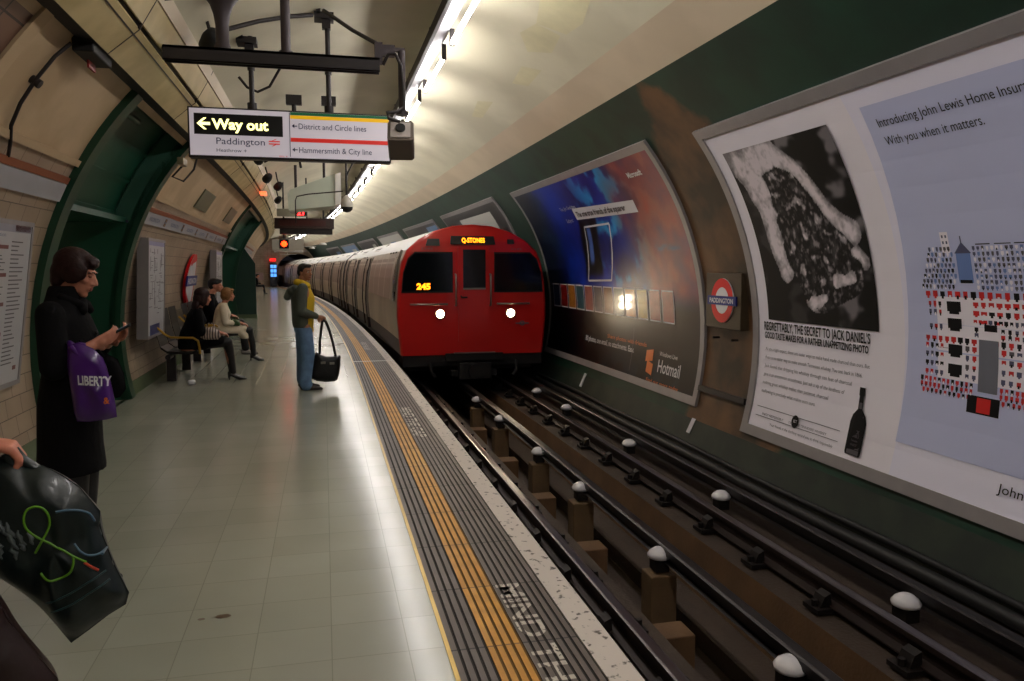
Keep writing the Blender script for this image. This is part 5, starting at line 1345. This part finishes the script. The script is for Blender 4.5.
from mathutils.bvhtree import BVHTree
_bv = {}
def onto(o, x, z, y0, off):
    """drop a printed point on to the near side of a bag"""
    if o.name not in _bv:
        bpy.context.view_layer.update(); dg = bpy.context.evaluated_depsgraph_get(); me = o.evaluated_get(dg).to_mesh(); mw = o.matrix_world
        _bv[o.name] = BVHTree.FromPolygons([mw @ v.co for v in me.vertices], [tuple(p.vertices) for p in me.polygons])
    h = _bv[o.name].ray_cast(V((x, y0, z)), V((0, 1, 0)))
    return (x, (h[0].y if h[0] else y0+.26)-off, z)
# ---- woman with a phone, nearest on the left (faces the track)
def woman_phone():
    r = empty('person', (-1.165, 4.0, 0), rad(-90)); tag(r, 'woman in long black coat looking down at the phone in her hands', 'person')
    Mh = head_frame((0, .045, 1.535), pitch=-20)
    shR, shL, elR, elL, wrR, wrL = (.165,-.02,1.345), (-.165,-.02,1.345), (.215,.0,1.115), (-.20,.03,1.12), (.115,.13,1.20), (-.07,.16,1.20)
    dR = V((-.055,.09,.045)); dL = V((.03,.09,.05))
    P = head_parts(Mh, True, .94) + [('c', (0,-.015,1.36), .050, (0,.015,1.47), .046),
        ('l', [(0,0,.80,.13,.10), (0,0,.92,.165,.115), (0,.0,1.06,.125,.09), (0,.01,1.22,.14,.105), (0,-.01,1.33,.15,.08), (0,-.015,1.39,.06,.05)]),
        ('c', shR, .048, elR, .040), ('c', elR, .038, wrR, .024), ('c', shL, .048, elL, .040), ('c', elL, .038, wrL, .024)]
    for sx in (-1, 1): P += legs((sx*.085,0,.86), (sx*.08,.012,.47), (sx*.075,-.015,.10))
    P += hand_parts(wrR, dR, (-.5,.2,.35), -1, .42, .92) + hand_parts(wrL, dL, (.6,-.1,.55), 1, .55, .92)
    fuse('body', P, M_skin, r, voxel=.0062, smooth=3)
    face_bits(Mh, r, M_hair, .94, shut=True)
    R3 = Mh.to_3x3(); e = lambda c, rr: ('e', Mh @ V(c), rr, R3)
    H_ = [e((0,-.016,.034), (.076,.090,.078)), e((0,-.046,-.012), (.068,.056,.070)), e((0,.042,.074), (.054,.042,.020)), e((.062,.006,.006), (.021,.050,.062)), e((-.062,.006,.006), (.021,.050,.062)), e((0,-.05,-.06), (.062,.036,.042)),
          e((.062,.050,.008), (.010,.016,.034)), e((-.062,.050,.008), (.010,.016,.034)), e((.012,.070,.058), (.044,.018,.018)), e((0,-.062,-.055), (.046,.030,.036))]
    fuse('hair', H_, M_hair, r, voxel=.007, smooth=2)
    C_ = [('l', [(0,-.012,.60,.185,.145), (0,-.012,.72,.180,.135), (0,-.008,.92,.178,.130), (0,-.003,1.07,.150,.110), (0,.005,1.22,.168,.128), (0,-.010,1.32,.178,.105), (0,-.012,1.375,.120,.085), (0,-.012,1.42,.078,.072), (0,-.002,1.47,.070,.068)]),
          ('c', shR, .062, elR, .060), ('c', elR, .058, V(elR)*.35+V(wrR)*.65, .042), ('c', shL, .062, elL, .060), ('c', elL, .058, V(elL)*.3+V(wrL)*.7, .040)]
    coat = fuse('coat', C_, M_coat, r, voxel=.010, smooth=4)
    fuse('collar', [('c', (.0,.06,1.395), .028, (.05,.085,1.355), .020), ('c', (0,.06,1.395), .028, (-.05,.085,1.355), .020), ('c', (.07,.0,1.42), .020, (.05,.075,1.385), .018), ('c', (-.07,.0,1.42), .020, (-.05,.075,1.385), .018)], M_coat, coat, voxel=.007)
    for z in (1.25, 1.10, .95):
        b = MB(); b.ell((.02, .128 if z > 1.2 else .12, z), (.011,.006,.011)); b.build('button', M_black, coat)
    for sx in (-1, 1):
        fuse('stocking', [(p[0], p[1], p[2]+.006, p[3], p[4]+.006) for p in legs((sx*.085,0,.66), (sx*.08,.012,.47), (sx*.075,-.015,.09))], M_tight, r, voxel=.009)
        shoe('shoe', (sx*.075,-.015,.09), (0,1,0), M_shoe, r)
woman_phone()
r = empty('mobile_phone', (-.935, 3.975, 1.262)); tag(r, 'dark slim mobile phone held in the woman\'s hands', 'phone')
Mp = Matrix.Translation((0,0,0)) @ Euler((0, rad(-28), rad(8))).to_matrix().to_4x4()
b = MB(); b.box(-.050, .050, -.024, .024, -.006, .006, M=Mp); b.build('case', M_black, r, bevel=.003)
b = MB(); b.box(-.045, .035, -.020, .020, .006, .0068, M=Mp); b.build('screen', mat('phone_screen', (.35,.38,.42), .2, emit=(.5,.55,.6), es=.3), r)
# purple carrier bag on her forearm
M_purple = mat('glossy_purple_plastic', (.27,.08,.42), .3, coat=.3, var=.25, vscale=7)
pb = empty('carrier_bag', (-1.08, 3.76, .84)); tag(pb, 'glossy purple carrier bag with white lettering hanging from the woman\'s arm', 'bag')
ol_ = [(-1.168,1.195),(-1.12,1.205),(-1.06,1.175),(-1.02,1.13),(-1.0,1.06),(-.985,.97),(-.975,.90),(-.972,.845),(-1.02,.835),(-1.09,.828),(-1.145,.832),(-1.155,.87),(-1.165,.98),(-1.175,1.09)]
kk = 3.76/4.0
pbag = pillow('bag_body', [(x*kk, 1.55+(z-1.55)*kk) for x, z in ol_], lambda a, b_, d: (a, 3.76+d, b_), .045, M_purple, pb, wr=.022, seed=2)
b = MB()
b.tube([(-1.05, 3.735, 1.17), (-1.075, 3.74, 1.20), (-1.10, 3.79, 1.222), (-1.10, 3.86, 1.20)], .012)
b.tube([(-1.075, 3.79, 1.19), (-1.06, 3.80, 1.215), (-1.06, 3.86, 1.205)], .010); b.build('handle', M_purple, pb, world=True)
b = MB()
fl_ = lambda tx, ty: onto(pbag, -1.052+tx, 1.045+ty-.10*tx, 3.5, .003)
b.text('LIBERTY', fl_, w=.125, h=.042, bold=.03); b.build('white_lettering', M_pw, pb, world=True)
b = MB(); b.text('&', lambda tx, ty: onto(pbag, -.955+tx, .955+ty, 3.5, .003), w=.022, h=.03, bold=.02); b.build('orange_mark', M_po, pb, world=True)
sb = empty('shoulder_bag', (-1.0, 3.90, .98)); tag(sb, 'small black bag hanging behind the purple carrier bag', 'bag')
pillow('bag_body', [(-.99,1.16),(-.94,1.13),(-.915,1.06),(-.91,.99),(-.94,.95),(-.99,.94),(-1.03,.98),(-1.03,1.10)], lambda a, b_, d: (a, 3.93+d, b_), .04, M_coat, sb, seed=5)
b = MB(); b.tube([(-1.0,3.93,1.14), (-1.03,3.90,1.20), (-1.08,3.86,1.22)], .008); b.build('strap', M_coat, sb, world=True)

# ---- young man with the bag
def man_bag():
    th_ = rad(-82); r = empty('person', (-.265, 10.3, 0), th_); tag(r, 'young man in blue jeans, grey hooded jacket and yellow top by the platform edge', 'person')
    Mh = head_frame((0,.035,1.505), yaw=-48, pitch=-4)
    shR, shL, elR, elL, wrR, wrL = (.175,-.02,1.30), (-.175,-.01,1.30), (.225,-.06,1.02), (-.215,-.03,1.03), (.10,.165,.935), (-.06,.175,.93)
    P = head_parts(Mh, False, .98) + [('c', (0,-.02,1.33), .055, (0,.01,1.43), .052),
        ('l', [(0,0,.76,.14,.10), (0,0,.88,.15,.10), (0,0,1.02,.135,.09), (0,0,1.18,.16,.11), (0,-.01,1.29,.165,.09), (0,-.015,1.35,.07,.06)]),
        ('c', shR, .050, elR, .042), ('c', elR, .040, wrR, .027), ('c', shL, .050, elL, .042), ('c', elL, .040, wrL, .027)]
    for sx in (-1, 1): P += legs((sx*.085,0,.82), (sx*.10,.015,.45), (sx*.105,-.02,.09))
    P += hand_parts(wrR, (-.25,.8,-.35), (-.9,-.2,0), -1, .75, 1.0) + hand_parts(wrL, (.25,.8,-.3), (.9,-.2,0), 1, .75, 1.0)
    fuse('body', P, M_skin2, r, voxel=.0068, smooth=3); face_bits(Mh, r, M_hairb, .98)
    R3 = Mh.to_3x3(); e = lambda c, rr: ('e', Mh @ V(c), rr, R3)
    fuse('hair', [e((0,-.020,.040), (.076,.090,.071)), e((0,-.055,.0), (.068,.056,.070)), e((0,.045,.082), (.055,.045,.022)), e((.062,-.01,.03), (.018,.035,.05)), e((-.062,-.01,.03), (.018,.035,.05))], M_hairb, r, voxel=.008, smooth=2)
    fuse('yellow_top', [('l', [(0,.012,.735,.155,.112), (0,.012,.90,.158,.118), (0,.02,1.18,.150,.128), (0,.01,1.30,.10,.09), (0,.0,1.34,.08,.08)]),
                        ('c', (.045,.055,1.345), .034, (0,.085,1.26), .026), ('c', (-.045,.055,1.345), .034, (0,.085,1.26), .026), ('c', (.065,-.02,1.375), .036, (.05,.05,1.345), .034), ('c', (-.065,-.02,1.375), .036, (-.05,.05,1.345), .034), ('c', (-.05,-.065,1.375), .046, (.05,-.065,1.375), .046), ('c', (-.085,-.01,1.36), .040, (-.06,.06,1.33), .036), ('c', (.085,-.01,1.36), .040, (.06,.06,1.33), .036), ('c', (-.05,-.06,1.37), .036, (-.065,-.02,1.375), .036), ('c', (.05,-.06,1.37), .036, (.065,-.02,1.375), .036)], M_yhood, r, voxel=.009)
    J = [('l', [(0,-.02,.80,.172,.110), (0,-.02,.88,.178,.122), (0,-.025,1.02,.168,.120), (0,-.03,1.18,.182,.122), (0,-.03,1.28,.185,.098), (0,-.035,1.33,.12,.07)]),
         ('c', shR, .068, elR, .062), ('c', elR, .060, V(elR)*.12+V(wrR)*.88, .043), ('c', shL, .068, elL, .062), ('c', elL, .060, V(elL)*.12+V(wrL)*.88, .043)]
    jk = fuse('jacket', J, M_jack, r, voxel=.010)
    fuse('hood', [('c', (-.09,-.10,1.30), .045, (.09,-.10,1.30), .045), ('c', (0,-.15,1.25), .060, (0,-.19,1.19), .050), ('c', (-.06,-.14,1.27), .05, (.06,-.14,1.27), .05), ('c', (.09,-.10,1.30), .045, (.115,.0,1.285), .030), ('c', (-.09,-.10,1.30), .045, (-.115,.0,1.285), .030)], M_jack, jk, voxel=.010)
    Tr = [('l', [(0,0,.74,.16,.118), (0,0,.80,.165,.122), (0,0,.86,.155,.115)])]
    for sx in (-1, 1): Tr += [('c', (sx*.08,0,.76), .100, (sx*.098,.018+sx*.02,.45), .086), ('c', (sx*.098,.018+sx*.02,.45), .084, (sx*.105,-.012,.12), .082), ('c', (sx*.105,-.012,.12), .082, (sx*.105,.005,.07), .080)]
    fuse('jeans', Tr, M_jean, r, voxel=.010, smooth=3)
    for sx in (-1, 1): shoe('shoe', (sx*.105,.0,.078), (sx*.12,1,0), mat('worn_brown_shoe', (.17,.13,.11), .5), r, sc=1.15)
man_bag()
M_bagb = mat('black_canvas', (.045,.042,.045), .6, var=.3, vscale=12, bump=.4)
mb_ = empty('messenger_bag', (.0, 10.3, .10)); tag(mb_, 'black messenger bag swinging by its strap from the young man\'s hands', 'bag')
k2 = 1.12
ol2 = [(-.105,.475),(-.085,.47),(-.04,.43),(.04,.41),(.12,.425),(.165,.43),(.172,.41),(.168,.30),(.150,.20),(.128,.125),(.10,.105),(0,.10),(-.10,.115),(-.165,.15),(-.185,.175),(-.178,.24),(-.145,.36)]
pillow('bag_body', [(a*k2, .475-(.475-b_)*1.04) for a, b_ in ol2], lambda a, b_, d: (a, 10.28+d, b_), .085, M_bagb, mb_, seed=9)
b = MB(); b.tube([(-.072, 10.28, .45), (-.066, 10.27, .62), (-.045, 10.26, .78), (-.03, 10.25, .87), (-.012, 10.25, .89), (.02, 10.25, .86), (.06, 10.26, .74), (.10, 10.27, .58), (.128, 10.28, .42)], .017, n=8)
b.build('strap', M_bagb, mb_, world=True)
b = MB(); b.box(-.06, .0, 10.19, 10.21, .33, .36); b.box(.05, .11, 10.19, 10.21, .32, .35); b.build('buckle', M_steel, mb_, world=True, bevel=.003)

# ---- seated people
def seated(x, s, rz, label, hair, top, leg, hairparts, skin=M_skin, long_=0.0, lean=.06, arm='lap', shoem=M_shoe, heel=True, skirt=False, hd=(0, -8)):
    r = empty('person', W(x, s, 0), rz+A(s)); tag(r, label, 'person')
    hc = (0, lean+.09, 1.115); Mh = head_frame(hc, yaw=hd[0], pitch=hd[1]); R3 = Mh.to_3x3()
    shR, shL = (.165, lean, .915), (-.165, lean, .915); elR, elL = (.225, lean+.03, .665), (-.225, lean+.03, .665); wrR, wrL = (.09, lean+.26, .64), (-.08, lean+.27, .64)
    P = head_parts(Mh, True, .95) + [('c', (0,lean,.93), .048, (0,lean+.055,1.03), .046),
        ('l', [(0,.0,.42,.15,.11), (0,.0,.52,.165,.125), (0,.02,.64,.13,.10), (0,lean*.9,.80,.145,.11), (0,lean,.90,.15,.085), (0,lean,.95,.06,.05)]),
        ('c', shR, .046, elR, .038), ('c', elR, .036, wrR, .025), ('c', shL, .046, elL, .038), ('c', elL, .036, wrL, .025)]
    hp = lambda sx: (sx*.085, .03, .50)
    for sx in (-1, 1): P += [('c', hp(sx), .080, (sx*.075,.46,.515), .055), ('c', (sx*.075,.46,.515), .053, (sx*.07,.49,.30), .045), ('c', (sx*.07,.49,.30), .045, (sx*.07,.52,.10), .033)]
    P += hand_parts(wrR, (-.5,.8,-.2), (0,0,-1), -1, .4, .92) + hand_parts(wrL, (.5,.8,-.2), (0,0,-1), 1, .4, .92)
    fuse('body', P, skin, r, voxel=.009, smooth=3)
    fuse('hair', [('e', Mh @ V(c), rr, R3) for c, rr in hairparts], hair, r, voxel=.009, smooth=2)
    zb = .44; C_ = [('l', [(0,.01,zb,.185,.15), (0,.01,.54,.19,.15), (0,.02,.66,.158,.128), (0,lean*.9,.80,.172,.135), (0,lean-.01,.89,.178,.105), (0,lean,.95,.09,.075), (0,lean+.01,.985,.065,.062)]),
        ('c', shR, .062, elR, .056), ('c', elR, .054, V(elR)*.15+V(wrR)*.85, .040), ('c', shL, .062, elL, .056), ('c', elL, .054, V(elL)*.15+V(wrL)*.85, .040)]
    if long_:
        C_ += [('l', [(0,.40,.60-long_*1.0,.145,.075), (0,.36,.46,.165,.12), (0,.30,.56,.16,.14), (0,.22,.60,.13,.10)]), ('c', (-.08,.05,.53), .10, (-.075,.36,.53), .085), ('c', (.08,.05,.53), .10, (.075,.36,.53), .085)]
    elif skirt: C_ += [('c', (-.08,.05,.51), .10, (-.07,.38,.525), .078), ('c', (.08,.05,.51), .10, (.07,.38,.525), .078), ('e', (0,.22,.51), (.13,.18,.08))]
    fuse('coat' if long_ or skirt else 'jacket', C_, top, r, voxel=.011)
    L_ = []
    for sx in (-1, 1): L_ += [('c', hp(sx), .088, (sx*.075,.465,.515), .062), ('c', (sx*.075,.465,.515), .060, (sx*.07,.50,.30), .052), ('c', (sx*.07,.50,.30), .052, (sx*.07,.52,.11), .040 if heel else .055)]
    fuse('tights' if heel else 'trousers', L_, leg, r, voxel=.010)
    for sx in (-1, 1): shoe('shoe', (sx*.07,.52,.105 if heel else .078), (.05,1,0), shoem, r, heel=heel)
    return r
longhair = [((0,-.025,.040), (.084,.100,.086)), ((0,-.06,-.03), (.078,.066,.10)), ((0,-.085,-.13), (.078,.045,.10)), ((.064,-.01,-.03), (.026,.05,.10)), ((-.064,-.01,-.03), (.026,.05,.10)), ((0,-.09,-.20), (.062,.032,.07))]
bobhair = [((0,-.025,.038), (.086,.100,.084)), ((0,-.055,-.02), (.080,.070,.085)), ((.064,.0,-.02), (.026,.052,.075)), ((-.064,.0,-.02), (.026,.052,.075)), ((0,.05,.083), (.055,.04,.024))]
shorthair = [((0,-.020,.045), (.079,.094,.074)), ((0,-.055,.0), (.068,.056,.070)), ((0,.045,.080), (.055,.045,.022))]
seated(-1.80, 11.35, rad(-78), 'woman with long dark hair and black clothes sitting on the nearest bench', M_hair, M_coat, M_tight, longhair, skirt=True, lean=.10, hd=(14,-10)).scale = (1.12, 1.05, 1.04)
seated(-1.67, 13.7, rad(-84), 'blonde woman in a cream knee-length coat sitting on the farther bench', M_hairg, M_cream, M_tight, bobhair, long_=.22, lean=.06, heel=True, hd=(-6,-4))
p3_ = seated(-2.0, 14.75, rad(-84), 'dark-haired person in black jacket and trousers behind the cream coat', M_hairb, M_coat, M_trs, shorthair, lean=.05, heel=False, shoem=mat('grey_trainer', (.50,.48,.46), .5), hd=(-10,-4))
p3_.scale = (1.14, 1.22, 1.12)
q = seated(-1.95, 50.0, rad(-84), 'tiny distant person in dark clothes sitting near the far end', M_hairb, M_coat, M_trs, shorthair, lean=.05, heel=False)
q = seated(-1.80, 10.75+1.42, rad(-84), 'x', M_hairb, M_coat, M_trs, shorthair) if False else None
# things on laps
def lapbag(x, s, z, m, label, w=.15, h=.11, name='handbag'):
    c = V(W(x, s, z)); r = empty(name, tuple(c)); tag(r, label, 'bag')
    o_ = [(-w,0),(-w*.9,h*.8),(-w*.5,h*1.5),(w*.3,h*1.6),(w*.85,h),(w,.1*h),(w*.7,-.35*h),(-w*.6,-.35*h)]
    pillow('bag_body', [(c.x+a, c.z+b_) for a, b_ in o_], lambda a, b_, d: (a, c.y+d, b_), .07, m, r, wr=.015, seed=s)
    b = MB(); b.tube([(c.x-.06, c.y, c.z+h*1.3), (c.x-.03, c.y, c.z+h*2.1), (c.x+.04, c.y, c.z+h*2.1), (c.x+.06, c.y, c.z+h*1.3)], .008); b.build('handle', m, r, world=True)
def striped():
    m = bpy.data.materials.new('striped_cloth'); m.use_nodes = True; nt = m.node_tree; w_ = nt.nodes.new('ShaderNodeTexWave'); w_.inputs['Scale'].default_value = 9; w_.inputs['Distortion'].default_value = 2
    tc = nt.nodes.new('ShaderNodeTexCoord'); nt.links.new(tc.outputs['Object'], w_.inputs[0]); rp = nt.nodes.new('ShaderNodeValToRGB'); rp.color_ramp.elements[0].color = (*s2l((.25,.18,.17)), 1); rp.color_ramp.elements[1].color = (*s2l((.72,.66,.62)), 1)
    rp.color_ramp.elements[0].position = .35; rp.color_ramp.elements[1].position = .55
    nt.links.new(w_.outputs[0], rp.inputs[0]); nt.links.new(rp.outputs[0], nt.nodes['Principled BSDF'].inputs['Base Color']); return m
lapbag(-1.50, 11.18, .62, striped(), 'striped cloth bag on the lap of the dark-haired woman', .13, .09)
lapbag(-1.42, 13.6, .62, mat('green_plastic', (.18,.30,.12), .4), 'small green bag on the lap of the woman in cream', .09, .06)
q = MB(); q.lathe([(.02,0),(.034,.01),(.036,.07),(.030,.09)], c=(0,0,0), M=Euler((0, pi/2, .4)).to_matrix().to_4x4()); q.v = [(x-1.78, y+10.95, z+.04) for x, y, z in q.v]
tag(q.build('paper_cup', M_pw), 'white paper cup lying on the floor under the nearest bench', 'cup')

# ---- person at the left edge, only hand and bags in the picture
def edge_person():
    r = empty('person', (-1.28, 1.92, 0), rad(-30)); tag(r, 'person at the left picture edge, only the pinkish hand holding bags shows', 'person')
    inv = lambda p: tuple(Matrix.Rotation(rad(30), 3, 'Z') @ (V(p) - V((-1.28, 1.92, 0))))
    Mh = head_frame((0,.03,1.53), pitch=-4)
    shR, shL, elL, wrL = (.17,-.01,1.34), (-.17,-.01,1.34), (-.21,-.03,1.08), (-.22,.05,.86)
    wrR = V(inv((-.835, 2.10, 1.135))); hd_ = V(inv((-.745, 2.12, 1.11))) - wrR; elR = V((.27, .02, 1.10))
    P = head_parts(Mh, True, .95) + [('c', (0,-.015,1.37), .050, (0,.01,1.46), .048),
        ('l', [(0,0,.78,.13,.10), (0,0,.92,.165,.115), (0,0,1.06,.13,.09), (0,.01,1.22,.15,.11), (0,-.01,1.33,.155,.08), (0,-.015,1.39,.06,.05)]),
        ('c', shR, .048, elR, .040), ('c', elR, .038, wrR, .027), ('c', shL, .048, elL, .040), ('c', elL, .038, wrL, .026)]
    for sx in (-1, 1): P += legs((sx*.085,0,.86), (sx*.09,.012,.47), (sx*.09,-.015,.09))
    P += hand_parts(wrR, hd_, (0,.1,-1), 1, .95, 1.0) + hand_parts(wrL, (0,.3,-1), (1,0,0), 1, .5)
    fuse('body', P, M_skin3, r, voxel=.0062, smooth=3)
    R3 = Mh.to_3x3(); fuse('hair', [('e', Mh @ V(c), rr, R3) for c, rr in bobhair], M_hair, r, voxel=.009, smooth=2); face_bits(Mh, r, M_hair, .95)
    fuse('coat', [('l', [(0,-.01,.62,.19,.14), (0,-.01,.92,.18,.13), (0,0,1.07,.16,.115), (0,.005,1.22,.172,.13), (0,-.01,1.33,.18,.10), (0,-.01,1.40,.08,.07)]),
          ('c', shR, .062, elR, .058), ('c', elR, .056, elR*.2+wrR*.8, .044), ('c', shL, .062, elL, .058), ('c', elL, .056, V(elL)*.2+V(wrL)*.8, .042)], M_coat, r, voxel=.011)
    fuse('trousers', [(p[0], p[1], p[2]+.014, p[3], p[4]+.014) for sx in (-1, 1) for p in legs((sx*.085,0,.80), (sx*.09,.012,.47), (sx*.09,-.015,.10))], M_trs, r, voxel=.011)
    for sx in (-1, 1): shoe('shoe', (sx*.09,-.015,.078), (0,1,0), M_shoe, r)
edge_person()
M_bagk = mat('glossy_dark_green_plastic', (.045,.10,.10), .42, coat=.12, var=.35, vscale=9, bump=.6, bscale=14)
gb = empty('carrier_bag', (-.66, 2.12, .60)); tag(gb, 'glossy dark carrier bag with a green ampersand at the lower left', 'bag')
def pxz(px_, py_, Y=2.1):                                                 # affine fit of that plane: x from column, z from row
    x = -.7795 + (px_-0)*.00214; z = 1.0365 - (py_-480)*.00261 - (px_)*.00008
    return x, z
out = [(-16,462),(10,458),(24,470),(42,468),(62,478),(80,490),(90,502),(101,515),(99,530),(106,548),(112,566),(121,584),(128,598),(124,610),(104,620),(82,634),(62,646),(48,628),(30,606),(8,588),(-20,570),(-34,530),(-30,480)]
gbag = pillow('bag_body', [pxz(*p) for p in out], lambda a, b_, d: (a, 2.12+d, b_), .065, M_bagk, gb, wr=.032, seed=4)
def on_bag(p, dd=0):
    x, z = pxz(*p); return onto(gbag, x, z, 1.8, .001)
amp = [(39,546),(46,536),(52,526),(55,518),(54,510),(49,504),(41,502),(33,505),(30,512),(31,520),(37,527),(50,535),(64,543),(77,551),(90,558)]
amp2 = [(77,551),(77.5,558),(74,566),(66,571),(56,573),(48,571),(43,566)]
def smooth_path(p):
    r_ = []
    for i in range(len(p)-1):
        p0, p1, p2, p3 = p[max(i-1,0)], p[i], p[i+1], p[min(i+2, len(p)-1)]
        for t in (0, .33, .66):
            r_.append(tuple(.5*((2*p1[k])+(-p0[k]+p2[k])*t+(2*p0[k]-5*p1[k]+4*p2[k]-p3[k])*t*t+(-p0[k]+3*p1[k]-3*p2[k]+p3[k])*t**3) for k in (0,1)))
    return r_+[p[-1]]
b = MB(); b.tube([on_bag(p) for p in smooth_path(amp)], .0030); b.tube([on_bag(p) for p in smooth_path(amp2)], .0030); b.build('green_ampersand', mat('lime_print', (.38,.60,.12), .4), gb, world=True)
b = MB(); b.tube([on_bag(p) for p in smooth_path([(62,508),(72,507),(84,509),(93,514),(97,522)])], .003); b.tube([on_bag(p) for p in smooth_path([(78,540),(84,547),(92,552),(102,553),(108,550)])], .003); b.build('blue_line', mat('dusty_blue_line', (.30,.42,.50), .4), gb, world=True)
b = MB(); b.tube([on_bag(p) for p in smooth_path([(88,558),(94,563),(101,568)])], .0035); b.build('red_print', mat('red_mark', (.75,.28,.20), .4), gb, world=True)
for d_, p in enumerate(([(45,597),(70,588),(92,577),(108,570)], [(50,606),(75,597),(96,586),(112,578)])):
    b = MB(); b.tube([on_bag(q_) for q_ in smooth_path(p)], .0025); b.build('seam', mat('teal_seam', (.13,.24,.25), .35), gb, world=True)
b = MB(); b.tube([(-.735, 2.11, 1.03), (-.752, 2.11, 1.07), (-.762, 2.11, 1.10)], .016); b.tube([(-.70, 2.12, 1.05), (-.735, 2.12, 1.08), (-.752, 2.12, 1.105)], .013); b.build('handle', M_bagk, gb, world=True)
M_foil = mat('silver_grey_print', (.34,.37,.37), .4, var=.5, vscale=40)
q5 = random.Random(12)
for i in range(13):
    x0_ = q5.uniform(-2, 34); y0_ = q5.uniform(498, 540); b = MB(); L5 = q5.uniform(7, 20)
    b.tube([on_bag((x0_+q5.uniform(-2.5, 2.5)+k*1.6, y0_+L5*k/4)) for k in range(5)], lambda i: (.002, .005, .0065, .005, .002)[i], n=6)
    b.build('silver_print', M_foil, gb, world=True)
M_brown = mat('dark_brown_leather', (.15,.075,.065), .5, var=.3, bump=.3)
br = empty('leather_bag', (-.80, 1.95, .45)); tag(br, 'dark brown leather bag corner at the bottom left of the picture', 'bag')
pillow('bag_body', [pxz(*p) for p in ((-70,535),(-30,540),(0,560),(12,590),(25,606),(42,628),(59,648),(60,664),(52,690),(40,730),(-20,745),(-90,730),(-100,640),(-90,560))], lambda a, b_, d: (a*.96, 1.95+d, b_*1.0), .065, M_brown, br, wr=.01, seed=6)
b = MB(); b.tube([(-.90,1.95,.88), (-.92,1.95,1.0), (-.90,1.98,1.10), (-.86,2.0,1.12), (-.82,1.97,1.0), (-.80,1.95,.86)], .009); b.build('handle', M_brown, br, world=True)
